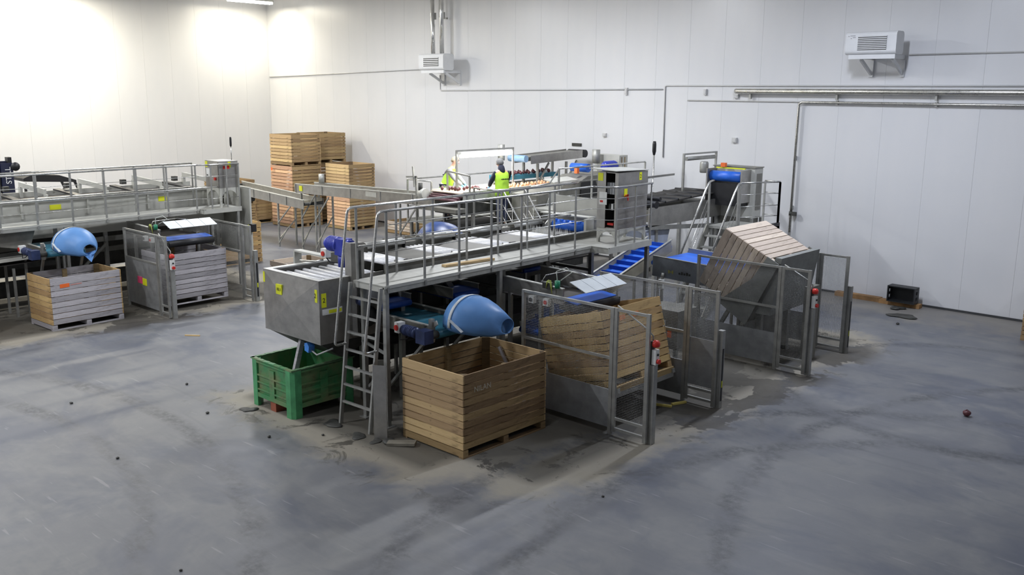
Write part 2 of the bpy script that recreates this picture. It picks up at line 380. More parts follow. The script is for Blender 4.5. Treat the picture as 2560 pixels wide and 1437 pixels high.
# ------------------------------------------------------------------ wooden box pallets
MC = {}
def cached(key, fn):
    if key not in MC: MC[key] = fn()
    return MC[key]
def crate(label, loc, W, L, H, n, m_end, m_side, m_in=W_DARK, rz=0.0, rot=None, group=None, full=True, gap=0.016, name='wooden_crate', sideplanks=None, tint_top=None):
    t = thing(name, label, 'crate', loc, rz, group, local=True)
    if rot: t.rotation_euler = rot
    z0 = 0.125; ns = sideplanks or n; th = 0.024
    def course(nn):            # plank heights: the top board is wider
        h = (H - z0) / (nn + 0.35); hs = [h] * (nn - 1) + [h * 1.35]; z = z0; out = []
        for q in hs: out.append((z, q)); z += q
        return out
    def plank_x(w_, hh, m): return cached(('px', gap, round(w_, 3), round(hh, 3), m.name), lambda: G().box((-w_ / 2, -th / 2, gap / 2), (w_ / 2, th / 2, hh - gap / 2)).mesh('plank', m))
    def plank_y(l_, hh, m): return cached(('py', gap, round(l_, 3), round(hh, 3), m.name), lambda: G().box((-th / 2, -l_ / 2, gap / 2), (th / 2, l_ / 2, hh - gap / 2)).mesh('plank', m))
    for z, hh in course(n):
        top = z + hh > H - 0.02
        for sy in (-1, 1):
            inst(plank_x(W - 0.004, hh, tint_top if top and tint_top else m_end), 'plank', t, (random.uniform(-.003, .003), sy * (L / 2 - th / 2) + random.uniform(-.002, .002), z))
    for z, hh in course(ns):
        for sx in (-1, 1):
            inst(plank_y(L - 2 * th - 0.004, hh, m_side), 'plank', t, (sx * (W / 2 - th / 2) + random.uniform(-.002, .002), 0, z))
    pm = cached(('post', round(H, 2)), lambda: G().prism([(-0.005, -0.005), (0.085, -0.005), (-0.005, 0.085)], 'z', 0.1, H - 0.004).mesh('corner_post', m_in))
    for sx in (-1, 1):
        for sy in (-1, 1):
            o = inst(pm, 'corner_post', t, (sx * (W / 2 - th - 0.006), sy * (L / 2 - th - 0.006), 0))
            o.rotation_euler = (0, 0, {(-1, -1): 0, (1, -1): PI / 2, (1, 1): PI, (-1, 1): -PI / 2}[(sx, sy)])
    sk = cached(('skid', round(W, 3), m_side.name), lambda: G().box((-W / 2, -0.05, 0.022), (W / 2, 0.05, 0.118)).mesh('skid', m_side))
    for y in (-L / 2 + 0.05, 0, L / 2 - 0.05): inst(sk, 'skid', t, (0, y, 0))
    rn = cached(('run', round(L, 3), m_side.name), lambda: G().box((-0.045, -L / 2, 0), (0.045, L / 2, 0.02)).mesh('runner_board', m_side))
    for x in (-W / 2 + 0.045, W / 2 - 0.045): inst(rn, 'runner_board', t, (x, 0, 0))
    nb = 5; bw = (W - 2 * th) / nb
    fb = cached(('fb', round(W, 3), round(L, 3)), lambda: G().box((-bw / 2 + 0.006, -L / 2 + th + 0.004, 0.12), (bw / 2 - 0.006, L / 2 - th - 0.004, 0.142)).mesh('floor_board', m_in))
    for i in range(nb): inst(fb, 'floor_board', t, (-W / 2 + th + bw * (i + 0.5), 0, 0))
    if full:
        mp = cached(('mp', round(H, 2)), lambda: G().box((-0.025, -0.045, 0.145), (0.025, 0.045, H - 0.02)).mesh('middle_post', m_in))
        for sx in (-1, 1): inst(mp, 'middle_post', t, (sx * (W / 2 - th - 0.03), 0, 0))
    return t
# front crate
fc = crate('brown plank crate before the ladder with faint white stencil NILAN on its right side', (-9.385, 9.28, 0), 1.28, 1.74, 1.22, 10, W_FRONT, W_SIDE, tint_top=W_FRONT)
text('NILAN', 0.115, fc, plain('faded_white_stencil', (0.42, 0.38, 0.30), 0.8), facing('+x', (0.6425, -0.49, 0.965)), 'stencil_lettering')
G().bar((-0.28, 0.80, 1.12), (0.30, 0.80, 0.30), 0.05, 0.03, (0, 1, 0)).obj('diagonal_brace', W_GREY, fc)
# crates of the left hand line
lc = crate('crate with weathered grey long side and orange mark under the left blue spout', (-20.52, 7.98, 0), 1.05, 1.56, 1.13, 8, W_PALE, W_GREY, rz=0.05, sideplanks=8)
g = G().plate([(0.527, -0.56, 0.90), (0.527, -0.36, 0.905), (0.527, -0.36, 0.985), (0.527, -0.56, 0.98)], 0.003); g.obj('paint_mark', ORANGE, lc, 'orange paint patch')
G().plate([(0.527, -0.34, 0.93), (0.527, -0.1, 0.935), (0.527, -0.1, 0.955), (0.527, -0.34, 0.95)], 0.003).obj('paint_mark', plain('faded_red_paint', (0.55, 0.25, 0.22), 0.8), lc, 'faded red paint streak')
crate('grey weathered crate standing inside the left fenced filling bay', (-20.66, 10.62, 0.1), 1.2, 1.52, 1.2, 9, W_GREY, W_GREY, rz=0.03)
crate('crate corner cut by the left edge of the picture beside the dark line', (-20.9, 5.35, 0), 1.05, 1.45, 1.1, 8, W_ORANGE, W_ORANGE)
# tilted crates
def tilted(label, u, v, z, W, L, H, n, ang, me_, ms_, gap=0.016):       # (u, z) is the base edge on the +x side
    t = crate(label, (0, 0, 0), W, L, H, n, me_, ms_, gap=gap)
    R = Matrix.Rotation(-ang, 4, 'Y')
    p = R @ Vector((W / 2, 0, 0))
    t.location = (u - p.x, v, z - p.z); t.rotation_euler = (0, -ang, 0)
    return t
tc1 = tilted('pale yellow crate tipped slightly back in the middle fenced bay', -8.06, 11.73, 0.60, 1.27, 1.6, 1.2, 9, math.radians(14.5), W_PALE, W_PALE)
tc2 = tilted('pinkish grey crate tipped far over on the right hand tipper', -7.92, 16.42, 1.98, 1.22, 1.6, 1.2, 8, math.radians(64), W_PINK, W_PINK, 0.017)
for p in ((-0.36, 0.05), (0.0, 0.06)):
    G().plate([(0.637, p[0], 0.98), (0.637, p[0] + 0.15, 0.99), (0.637, p[0] + 0.15, 1.06), (0.637, p[0], 1.06)], 0.003).obj('paint_mark', plain('faint_orange_paint', (0.7, 0.26, 0.10), 0.8), tc1, 'faint orange paint mark')
# stacks in the far left corner
H0 = 1.15
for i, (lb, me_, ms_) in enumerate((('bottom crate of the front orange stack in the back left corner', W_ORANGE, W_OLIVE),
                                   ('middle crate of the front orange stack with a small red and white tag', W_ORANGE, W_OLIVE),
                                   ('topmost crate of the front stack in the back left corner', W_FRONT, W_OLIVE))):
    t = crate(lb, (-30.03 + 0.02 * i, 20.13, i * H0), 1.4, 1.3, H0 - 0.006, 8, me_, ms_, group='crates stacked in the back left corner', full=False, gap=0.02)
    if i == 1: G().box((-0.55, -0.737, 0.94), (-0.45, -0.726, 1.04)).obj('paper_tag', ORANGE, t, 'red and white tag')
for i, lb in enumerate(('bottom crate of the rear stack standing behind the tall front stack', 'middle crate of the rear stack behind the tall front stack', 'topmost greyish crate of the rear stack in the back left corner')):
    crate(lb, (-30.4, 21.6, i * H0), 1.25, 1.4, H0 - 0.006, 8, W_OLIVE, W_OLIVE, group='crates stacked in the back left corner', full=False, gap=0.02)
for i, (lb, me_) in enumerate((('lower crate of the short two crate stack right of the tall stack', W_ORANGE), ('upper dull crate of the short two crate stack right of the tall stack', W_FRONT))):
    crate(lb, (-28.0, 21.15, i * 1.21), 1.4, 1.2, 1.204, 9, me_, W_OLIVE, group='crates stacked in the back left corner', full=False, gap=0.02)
crate('lower dark crate half hidden behind the transfer conveyor left of the stacks', (-32.0, 19.9, 0), 1.25, 1.4, H0 - 0.006, 8, W_SIDE, W_OLIVE, full=False, gap=0.02)
crate('upper dark crate half hidden behind the left line cabinet', (-30.75, 17.75, 0.92), 1.3, 1.3, 0.914, 8, W_SIDE, W_SIDE, full=False, gap=0.02)
crate('lower dark crate half hidden behind the left line cabinet', (-30.75, 17.75, 0), 1.3, 1.3, 0.914, 8, W_SIDE, W_SIDE, full=False, gap=0.02)
crate('pale crate seen edge on behind the end plate of the left line', (-24.75, 14.15, 0.0), 1.2, 1.5, 1.2, 8, W_PALE, W_PALE, full=False, gap=0.02)
t = crate('low wooden crate with a red mark standing on the floor behind the hopper', (-20.52, 13.9, 0), 1.3, 1.25, 0.62, 4, W_PINK, W_PINK, full=False, gap=0.02)
G().box((0.0, -0.628, 0.3), (0.4, -0.6245, 0.42)).obj('paint_mark', RED, t, 'red mark')
crate('low dull crate on the floor by the back wall beyond the catwalk ladder', (-25.5, 21.9, 0), 1.3, 1.2, 0.45, 3, W_PINK, W_SIDE, full=False, gap=0.02)
crate('lower crate cut by the right edge of the picture near the back wall', (-4.53, 21.68, 0), 1.0, 1.2, 0.7, 6, W_SIDE, W_SIDE, full=False, gap=0.02)
crate('upper crate cut by the right edge of the picture near the back wall', (-4.53, 21.68, 0.7), 1.0, 1.2, 0.62, 6, W_SIDE, W_SIDE, full=False, gap=0.02)

# ------------------------------------------------------------------ green plastic pallet box
def pallet_box():
    x0, x1, y0, y1, H = -12.93, -11.77, 7.67, 8.87, 0.79
    GP = NT('green_box_plastic'); nz = GP.noise(GP.coord('Object', (2, 2, 2)), 1.5, 5); n2 = GP.noise(GP.coord(), 11, 4)
    c = GP.mix(GP.mapr(nz, 0.4, 0.68), (0.06, 0.26, 0.10), (0.19, 0.235, 0.11)); c = GP.mix(GP.mapr(n2, 0.58, 0.72, 0, 0.5), c, (0.10, 0.085, 0.055))
    GP.col(c); GP.rough(0.55); GP = GP.m
    t = thing('pallet_box', 'green plastic pallet box with ribbed sides under the steel hopper', 'box', ((x0 + x1) / 2, (y0 + y1) / 2, 0))
    zb = 0.16; th = 0.03; pw = 0.17
    for (a, b, ax, s) in ((x0, x1, 'x', y0), (x0, x1, 'x', y1), (y0, y1, 'y', x0), (y0, y1, 'y', x1)):
        g = G(); inn = 1 if s in (x0, y0) else -1
        def bx(p0, p1, d0, d1, zz0, zz1):
            lo, hi = sorted((s + inn * d0, s + inn * d1))
            g.box((p0, lo, zz0), (p1, hi, zz1)) if ax == 'x' else g.box((lo, p0, zz0), (hi, p1, zz1))
        bx(a + 0.04, b - 0.04, 0.03, 0.05, zb, H - 0.01)                    # skin
        g.obj('side_wall', GP, t)
        g = G()
        for z in (zb + 0.13, zb + 0.25, zb + 0.37): bx(a + pw, b - pw, 0.0, 0.031, z - 0.012, z + 0.012)
        bx(a + pw, b - pw, -0.004, 0.031, H - 0.06, H - 0.03)
        bx(a + pw, b - pw, 0.0, 0.031, zb, zb + 0.07)
        m = (a + b) / 2; bx(m - 0.07, m + 0.07, 0.004, 0.031, zb, H - 0.12)
        g.obj('rib', GP, t)
        # scalloped rim
        g = G(); k = 14
        for i in range(k):
            p = a + (b - a) * i / k; q = a + (b - a) * (i + 1) / k
            bx(p, q, -0.005, 0.06, H - 0.02, H + (0.004 if i % 2 else 0.0))
        g.obj('rim', plain('green_rim_worn', (0.10, 0.20, 0.10), 0.6) if s == x0 else bpy.data.materials['green_rim_worn'] if 'green_rim_worn' in bpy.data.materials else GP, t)
    for sx in (0, 1):
        for sy in (0, 1):
            cx, cy = (x1 if sx else x0), (y1 if sy else y0); dx, dy = (-1 if sx else 1), (-1 if sy else 1)
            g = G(); c = 0.05
            poly = [(cx + dx * c, cy - dy * 0.004), (cx + dx * pw, cy - dy * 0.004), (cx + dx * pw, cy + dy * 0.05), (cx + dx * 0.05, cy + dy * pw), (cx - dx * 0.004, cy + dy * pw), (cx - dx * 0.004, cy + dy * c)]
            g.prism(poly, 'z', 0.0, H - 0.02); g.obj('foot', plain('green_post', (0.075, 0.31, 0.13), 0.5, 0, 0.25) if 'green_post' not in bpy.data.materials else bpy.data.materials['green_post'], t)
    G().box((x0 + 0.03, y0 + 0.03, zb), (x1 - 0.03, y1 - 0.03, zb + 0.03)).obj('floor_pan', GP, t)
    G().box((-12.43, 7.69, 0.0), (-12.28, 8.85, zb)).obj('skid', plain('dirty_red_plastic', (0.30, 0.09, 0.05), 0.7), t, 'reddish middle skid')
    return t
pallet_box()

# ------------------------------------------------------------------ safety fences
def wiremesh(g, a, b, z0, z1, sp=0.026, wd=0.0042):
    ax, ay = a; bx_, by = b; L = math.hypot(bx_ - ax, by - ay); dx, dy = (bx_ - ax) / L, (by - ay) / L
    n = int(L / sp)
    for i in range(1, n):
        p = (ax + dx * L * i / n, ay + dy * L * i / n); g.tube([(p[0], p[1], z0), (p[0], p[1], z1)], wd / 2, 3)
    m = int((z1 - z0) / sp)
    for i in range(1, m):
        z = z0 + (z1 - z0) * i / m; g.tube([(ax, ay, z), (bx_, by, z)], wd / 2, 3)
def box_switch(name_red, t, c):
    # enclosure with a red mushroom button
    G().cb((c[0], c[1], c[2]), (0.07, 0.09, 0.22)).obj('button_box', WHITE, t)
    G().cyl((c[0] + 0.035, c[1], c[2] - 0.06), (c[0] + 0.075, c[1], c[2] - 0.06), 0.035).obj('stop_button', RED, t)
    G().cyl((c[0] + 0.035, c[1], c[2] + 0.04), (c[0] + 0.05, c[1], c[2] + 0.04), 0.018).obj('push_button', BLACK, t)
def fence(label, v, u0, u1, u2, main=True, sheet=True, sheet_top=0.69, door_sheet=False, H=1.95, v2=None, button=True, lamp=True, postz=1.55, bollard=True):
    v2 = v if v2 is None else v2
    t = thing('safety_fence', label, 'fence', ((u0 + u1) / 2, v, 0))
    def post(u, vv, z0, z1, w_=0.05): G().box((u - w_ / 2, vv - 0.025, z0), (u + w_ / 2, vv + 0.025, z1)).obj('post', GALV, t)
    if main:
        post(u0, v, 0.0, H); post(u1, v, 0.0, H, 0.06)
        for z in (H - 0.02, 1.175): G().box((u0 + 0.025, v - 0.02, z - 0.02), (u1 - 0.03, v + 0.02, z + 0.02)).obj('rail', GALV, t)
        g = G(); wiremesh(g, (u0 + 0.025, v), (u1 - 0.03, v), 1.195, H - 0.04)
        if sheet_top < 1.1: wiremesh(g, (u0 + 0.025, v), (u1 - 0.03, v), 0.69 if sheet else 0.12, 1.155)
        g.obj('wire_mesh', WIRE, t, kind='stuff')
        if sheet: G().box((u0 + 0.025, v - 0.012, 0.1), (u1 - 0.03, v + 0.012, sheet_top)).obj('sheet_panel', SHEET, t)
    # narrow end leaf
    a, b = u1 + 0.06, u2
    d = thing_part('end_leaf', t)
    G().box((a - 0.025, v - 0.02, 0.05), (a + 0.03, v + 0.02, H)).obj('stile', GALV, d)
    G().box((b - 0.03, v2 - 0.02, 0.02), (b + 0.03, v2 + 0.02, H)).obj('stile', GALV, d)
    for z in (H - 0.025, 0.26, 0.10): G().bar((a + 0.03, v, z), (b - 0.03, v2, z), 0.035, 0.04).obj('rail', GALV, d)
    g = G(); wiremesh(g, (a + 0.03, v), (b - 0.03, v2), 0.28, H - 0.05); g.obj('wire_mesh', WIRE, d, kind='stuff')
    if door_sheet: G().bar((a + 0.03, v, 0.72), (b - 0.03, v2, 0.72), 0.012, 0.8).obj('sheet_panel', SHEET, d)
    if bollard:
        bu, bv = u2 + 0.045, v2 + 0.09
        G().box((bu - 0.045, bv - 0.045, 0.0), (bu + 0.045, bv + 0.045, postz)).obj('light_curtain_post', GALV, t)
        if not button:
            G().box((bu + 0.0455, bv - 0.02, 0.12), (bu + 0.05, bv + 0.02, postz - 0.3)).obj('sensor_strip', BLACK, t)
            G().box((bu + 0.0505, bv - 0.012, 0.35), (bu + 0.053, bv + 0.012, 0.46)).obj('sensor_light', YELLOW, t)
        if button:
            G().box((bu - 0.045, bv - 0.045, postz), (bu - 0.005, bv + 0.045, postz + 0.35)).obj('button_bracket', DARKM, t)
            box_switch('', t, (bu + 0.03, bv, postz + 0.12))
            if lamp: G().lathe([(0.001, 0.0), (0.05, 0.0), (0.06, 0.02), (0.06, 0.06), (0.04, 0.09), (0.001, 0.10)], (bu + 0.03, bv, postz + 0.27), 'z', 12).obj('warning_lamp', RED, t)
            G().tube([(bu - 0.02, bv, postz + 0.3), (bu - 0.02, bv, postz + 0.42), (bu - 0.1, bv - 0.02, postz + 0.5), (a, v + 0.03, H + 0.03)], 0.012, 6).obj('cable_conduit', GALV, t)
    return t
def thing_part(name, parent):
    o = bpy.data.objects.new(name, None); COL.objects.link(o); o.parent = parent; OFF[o.name] = OFF[parent.name]; o.empty_display_size = 0.05; return o
fence('nearest steel mesh safety fence with solid lower sheet right of the front crate', 10.65, -9.67, -7.90, -7.27, postz=1.2)
fence('safety fence just behind the pale yellow tipped crate', 12.75, -9.74, -7.97, -7.40, door_sheet=True, button=False, postz=1.3)
fence('safety fence with grey lower sheet in front of the far tipped crate', 15.49, -9.46, -7.74, -7.17, postz=1.25)
fence('safety fence behind the far tipped crate nearest the back wall', 17.42, -9.6, -7.90, -7.31, button=False, postz=1.35)
fence('left hand safety fence with warning sticker on its sheet beside the grey crate', 9.5, -21.3, -19.72, -19.3, H=1.85, postz=1.1, sheet_top=1.154)
lf0 = bpy.data.objects['safety_fence.004']
G().box((-20.75, 9.482, 0.62), (-20.5, 9.487, 0.78)).obj('warning_sticker', plain('pink_sticker', (0.62, 0.06, 0.16), 0.5), lf0, 'pink half of the warning sticker')
G().box((-20.5, 9.482, 0.60), (-20.3, 9.487, 0.76)).obj('warning_sticker', YELLOW, lf0, 'yellow half of the warning sticker')
lf = fence('left hand safety fence behind the crate in the filling bay', 11.75, -21.3, -19.95, -19.55, H=1.85, button=False, postz=1.25, sheet=False)
for o in list(lf.children): pass

# ------------------------------------------------------------------ catwalks with handrails
def arc(p, q, r, n=4):            # rounded corner helper: q is the corner, p = (before, after)
    a, b = Vector(p[0]), Vector(p[1]); q = Vector(q)
    d1 = (a - q).normalized(); d2 = (b - q).normalized()
    s, e = q + d1 * r, q + d2 * r
    return [tuple((s * (1 - t) ** 2 + q * 2 * t * (1 - t) + e * t * t)) for t in [i / n for i in range(n + 1)]]
def catwalk(label, pivot, rz, F, B, v0, v1, v2, J, D, posts, rear_posts, legs, ladder, rods=(0.9, 0.7, 0.5, 0.3), thick=None):
    """F front edge, B back edge, v0..v1 narrow deck, v1..v2 wide deck whose front edge is J, D deck height"""
    t = thing('catwalk', label, 'walkway', (pivot[0], pivot[1], 0), rz)
    H = D + 1.11
    nb = 5; L = (v1 - v0) / nb
    for i in range(nb): G().box((B, v0 + L * i + 0.002, D - 0.022), (F - 0.012, v0 + L * (i + 1) - 0.002, D)).obj('deck_plate', DECK, t)
    G().box((B, v1 + 0.002, D - 0.022), (J - 0.012, v2, D)).obj('deck_plate', DECK, t)
    G().box((F - 0.011, v0, D - 0.045), (F, v1, D + 0.004)).obj('toe_board', PALE, t)
    G().box((F - 0.05, v0, D - 0.115), (F - 0.006, v1 - 0.002, D - 0.048)).obj('edge_beam', DECK, t)
    G().box((B + 0.005, v0, D - 0.115), (B + 0.05, v2, D - 0.024)).obj('edge_beam', DECK, t)
    G().box((F - 0.05, v1, D - 0.115), (J, v1 + 0.05, D - 0.024)).obj('edge_beam', PALE, t)
    G().box((J - 0.011, v1 + 0.051, D - 0.115), (J, v2, D + 0.004)).obj('toe_board', PALE, t)
    G().box((B + 0.051, v0, D - 0.1), (F - 0.051, v0 + 0.05, D - 0.024)).obj('end_beam', PALE, t)
    # front rail
    pf = F - 0.02; pj = J - 0.02
    pts = []
    if ladder: pts += [(pf, v0 - 0.17, 1.24), (pf, v0 - 0.36, 1.26)] and arc(((pf, v0 - 0.17, 1.27), (pf, v0 - 0.06, 3.2)), (pf, v0 - 0.40, 1.29), 0.07)
    front = ([(pf, v0 - 0.20, 1.25)] + arc(((pf, v0 - 0.20, 1.25), (pf, v0 - 0.08, H)), (pf, v0 - 0.40, 1.25), 0.06) + arc(((pf, v0 - 0.40, 1.25), (pf, v0 + 0.6, H)), (pf, v0 - 0.09, H), 0.10)) if ladder else [(pf, v0, H)]
    front += arc(((pf, v0, H), (pj, v1 + 0.15, H)), (pf, v1 + 0.02, H), 0.08) + arc(((pf, v1, H), (pj, v2, H)), (pj, v1 + 0.2, H), 0.1) + [(pj, v2 - 0.02, H)]
    G().tube(front, 0.021, 10).obj('handrail', TUBE, t)
    for k in rods:
        z = D + k
        G().tube([(pf, v0 + 0.1, z)] + arc(((pf, v0, z), (pj, v1 + 0.15, z)), (pf, v1 + 0.02, z), 0.08, 3) + arc(((pf, v1, z), (pj, v2, z)), (pj, v1 + 0.2, z), 0.1, 3) + [(pj, v2 - 0.02, z)], 0.007, 6).obj('guard_rod', TUBE, t)
    if thick: G().tube([(pf, v0, D + thick), (pf, v1, D + thick), (pj - 0.12, v2 - 0.3, D + thick)], 0.02, 8).obj('knee_rail', TUBE, t)
    for v in posts: G().box((F + 0.001, v - 0.02, D - 0.1), (F + 0.012, v + 0.02, D - 0.02)).obj('post_foot', GALV, t); 
    for v in posts: G().box((pf - 0.008, v - 0.021, D), (pf + 0.008, v + 0.021, H - 0.015)).obj('post', GALV, t)
    for v in (v1 + 0.25, (v1 + v2) / 2 + 0.15, v2 - 0.04): G().box((pj - 0.008, v - 0.02, D), (pj + 0.008, v + 0.02, H - 0.015)).obj('post', GALV, t)
    pb = B + 0.02
    rear = ([(pb, v0 - 0.20, 1.25)] + arc(((pb, v0 - 0.20, 1.25), (pb, v0 - 0.08, H)), (pb, v0 - 0.40, 1.25), 0.06) + arc(((pb, v0 - 0.40, 1.25), (pb, v0 + 0.6, H)), (pb, v0 - 0.09, H), 0.10)) if ladder else [(pb, v0, H)]
    rear += [(pb, v1 + 0.25, H)]
    G().tube(rear, 0.021, 10).obj('handrail', TUBE, t)
    G().tube([(pb, v0 + 0.08, D + 0.5), (pb, v1 + 0.25, D + 0.5)], 0.02, 8).obj('knee_rail', TUBE, t)
    for v in rear_posts: G().box((pb - 0.008, v - 0.02, D), (pb + 0.008, v + 0.02, H - 0.015)).obj('post', GALV, t)
    for (u, v) in legs:
        G().box((u - 0.035, v - 0.035, 0.012), (u + 0.035, v + 0.035, D - 0.116)).obj('leg', GALV, t)
        G().box((u - 0.08, v - 0.08, 0), (u + 0.08, v + 0.08, 0.012)).obj('foot_plate', GALV, t)
    if ladder:
        def pl(z): return v0 - 0.33 + (0.27) * z / D
        for u in (F - 0.015, B + 0.015):
            G().bar((u, pl(0), 0), (u, pl(D - 0.02), D - 0.02), 0.035, 0.06, (0, 1, 0)).obj('ladder_stile', GALV, t)
            G().cyl((u, v0 - 0.21, 1.25), (u, pl(1.25), 1.25), 0.026, n=8).obj('rail_bracket', TUBE, t)
        for i in range(7):
            z = 0.36 + 0.268 * i; G().box((B + 0.034, pl(z) - 0.02, z - 0.02), (F - 0.034, pl(z) + 0.02, z + 0.012)).obj('rung', GALV, t)
    return t
POSTS = [8.53, 9.29, 10.05, 10.81, 11.57, 12.33, 13.09]
cw = catwalk('main steel catwalk with ladder and tubular handrails above the front crate', (-10.45, 8.46), math.radians(2.0), -10.45, -11.17, 8.46, 13.58, 15.05, -10.06, 2.2,
             POSTS, [8.53, 9.33, 10.13, 10.93, 11.73, 12.53, 13.33], [(-10.5, 8.52), (-11.1, 8.6), (-10.5, 11.05), (-10.12, 14.98)], True)
G().bar((-11.1, 8.55, 1.25), (-10.5, 8.55, 1.12), 0.03, 0.04).obj('cross_brace', GALV, cw)
G().bar((-11.05, 8.62, 0.5), (-10.55, 8.62, 1.0), 0.03, 0.04).obj('cross_brace', GALV, cw)
g = G().prism([(-10.43, 8.20), (-10.27, 8.06), (-10.10, 8.17), (-10.11, 8.185), (-10.27, 8.08), (-10.42, 8.215)], 'z', 0.0, 1.12)
single(g, 'folded_sheet', STEEL, 'bent grey sheet metal strip leaning upright against the ladder foot', 'metal strip', (-10.3, 8.3, 0))
single(G().bar((-10.95, 8.75, 0.0), (-10.75, 8.55, 1.0), 0.16, 0.02).bar((-10.72, 8.72, 0), (-10.6, 8.6, 1.05), 0.12, 0.02), 'leaning_plates', DUSTY, 'dark dusty metal plates leaning upright behind the ladder rungs', 'metal plates', (-10.8, 8.65, 0))
single(G().bar((-11.0, 10.15, 2.22), (-10.9, 11.2, 2.22), 0.11, 0.035), 'plank', W_FRONT, 'loose wooden plank lying on the main catwalk deck', 'plank', (-10.95, 10.7, 2.2))

# ------------------------------------------------------------------ control cabinets
def cabinet(label, u0, u1, v0, v1, zb, zt, foot, opened, rz=0.0, stickers=True):
    t = thing('control_cabinet', label, 'cabinet', ((u0 + u1) / 2, (v0 + v1) / 2, foot), rz)
    if opened:
        g = G(); k = 0.015
        g.box((u0, v0, zb), (u0 + k, v1, zt)); g.box((u1 - k, v0, zb), (u1, v1, zt)); g.box((u0 + k, v1 - k, zb), (u1 - k, v1, zt))
        g.box((u0 + k, v0, zb), (u1 - k, v1 - k, zb + k)); g.box((u0 + k, v0, zt - k), (u1 - k, v1 - k, zt)); g.obj('body', STEEL, t)
        m = u0 + (u1 - u0) * 0.42
        G().box((u0 + k, v0 - 0.018, zb), (m, v0 - 0.002, zt)).obj('door', STEEL, t)
        G().box((m + 0.22, v0 - 0.018, zb), (u1, v0 - 0.002, zt)).obj('door_frame', STEEL, t)
        G().box((u0 + 0.02, v1 - 0.06, zb + 0.02), (u1 - 0.02, v1 - 0.018, zt - 0.02)).obj('back_plate', BLACK, t)
        for i in range(4): G().box((m - 0.02 + i * 0.062, v0 + 0.05, zt - 0.42), (m + 0.03 + i * 0.062, v0 + 0.2, zt - 0.2)).obj('drive_module', plain('grey_module', (0.35, 0.36, 0.37), 0.5) if i == 0 and 'grey_module' not in bpy.data.materials else bpy.data.materials['grey_module'], t)
        for i in range(3): G().box((m + 0.03 + i * 0.06, v0 + 0.05, zt - 0.72), (m + 0.075 + i * 0.06, v0 + 0.15, zt - 0.6)).obj('relay', WHITE if i == 1 else DARKM, t)
        G().box((m + 0.02, v0 + 0.03, zb + 0.06), (m + 0.16, v0 + 0.1, zb + 0.1)).obj('cable_duct', RED, t)
        G().plate([(u0 - 0.1, v0 - 0.14, zt + 0.06), (u1 + 0.02, v0 - 0.14, zt + 0.04), (u1 + 0.02, v1, zt + 0.015), (u0 - 0.1, v1, zt + 0.025)], 0.012).obj('canopy', PALE, t)
    else:
        G().box((u0, v0, zb), (u1, v1, zt)).obj('body', STEEL, t)
        G().box((u0 + 0.03, v0 - 0.014, zb + 0.03), (u1 - 0.03, v0 - 0.001, zt - 0.03)).obj('door', STEEL, t)
    fy = v0 - 0.02 if opened else v0 - 0.0145
    G().box((u0 + 0.07, fy - 0.003, zt - 0.62 if opened else zt - 0.42), (u0 + 0.25, fy, zt - 0.38 if opened else zt - 0.2)).obj('label_plate', WHITE, t)
    G().box((u0 + 0.09, fy - 0.005, zt - 0.58 if opened else zt - 0.39), (u0 + 0.16, fy - 0.0031, zt - 0.54 if opened else zt - 0.36)).obj('label_mark', RED if opened else BLACK, t)
    if stickers:
        G().box((u0 + 0.03, fy - 0.003, zt - 0.17), (u0 + 0.15, fy, zt - 0.02)).obj('yellow_sticker', YELLOW, t)
        G().box((u1, v1 - 0.28, zt - 0.17), (u1 + 0.003, v1 - 0.2, zt - 0.02)).obj('yellow_sticker', YELLOW, t)
        if opened:
            text('2', 0.1, t, BLACK, facing('+x', (u1 + 0.0035, v1 - 0.24, zt - 0.1)))
    vm = v0 + 0.22
    if opened:
        G().box((u1, vm - 0.05, zb + 0.62), (u1 + 0.004, vm + 0.05, zb + 0.76)).obj('isolator_plate', YELLOW, t)
        G().cyl((u1 + 0.004, vm, zb + 0.62), (u1 + 0.05, vm, zb + 0.62), 0.035, n=10).obj('isolator_knob', ORANGE, t)
        G().box((u1 + 0.05, vm - 0.012, zb + 0.54), (u1 + 0.065, vm + 0.012, zb + 0.66)).obj('isolator_handle', RED, t)
    else:
        G().cyl((u1 - 0.16, v0 - 0.05, zt - 0.45), (u1 - 0.16, v0 - 0.0145, zt - 0.45), 0.04, n=10).obj('isolator_knob', RED, t)
        G().box((u1 + 0.001, v0 + 0.12, zt - 0.2), (u1 + 0.004, v0 + 0.3, zt - 0.12)).obj('warning_strip', RED, t)
    # splayed base with arched openings
    for u in (u0 + 0.03, u1 - 0.03):
        for v in (v0 + 0.03, v1 - 0.03): G().box((u - 0.025, v - 0.025, foot), (u + 0.025, v + 0.025, zb - 0.001)).obj('leg', PALE, t)
    for v in (v0 + 0.004, v1 - 0.004):
        n = 10; top = zb - 0.002; P = [(u0 + 0.06, top), (u1 - 0.06, top)] + [(u1 - 0.06 - (u1 - u0 - 0.12) * i / n, zb - 0.22 + 0.15 * math.sin(PI * i / n) ** 0.6) for i in range(n + 1)]
        G().prism(P, 'y', v - 0.004, v + 0.004).obj('base_apron', PALE, t)
    n = 10; top = zb - 0.002; P = [(v0 + 0.06, top), (v1 - 0.06, top)] + [(v1 - 0.06 - (v1 - v0 - 0.12) * i / n, zb - 0.22 + 0.15 * math.sin(PI * i / n) ** 0.6) for i in range(n + 1)]
    G().prism(P, 'x', u1 - 0.008, u1).obj('base_apron', PALE, t)
    return t
cabinet('open stainless control cabinet on the main catwalk with drives showing inside', -10.93, -10.42, 14.1, 15.03, 2.48, 3.55, 2.2, True)

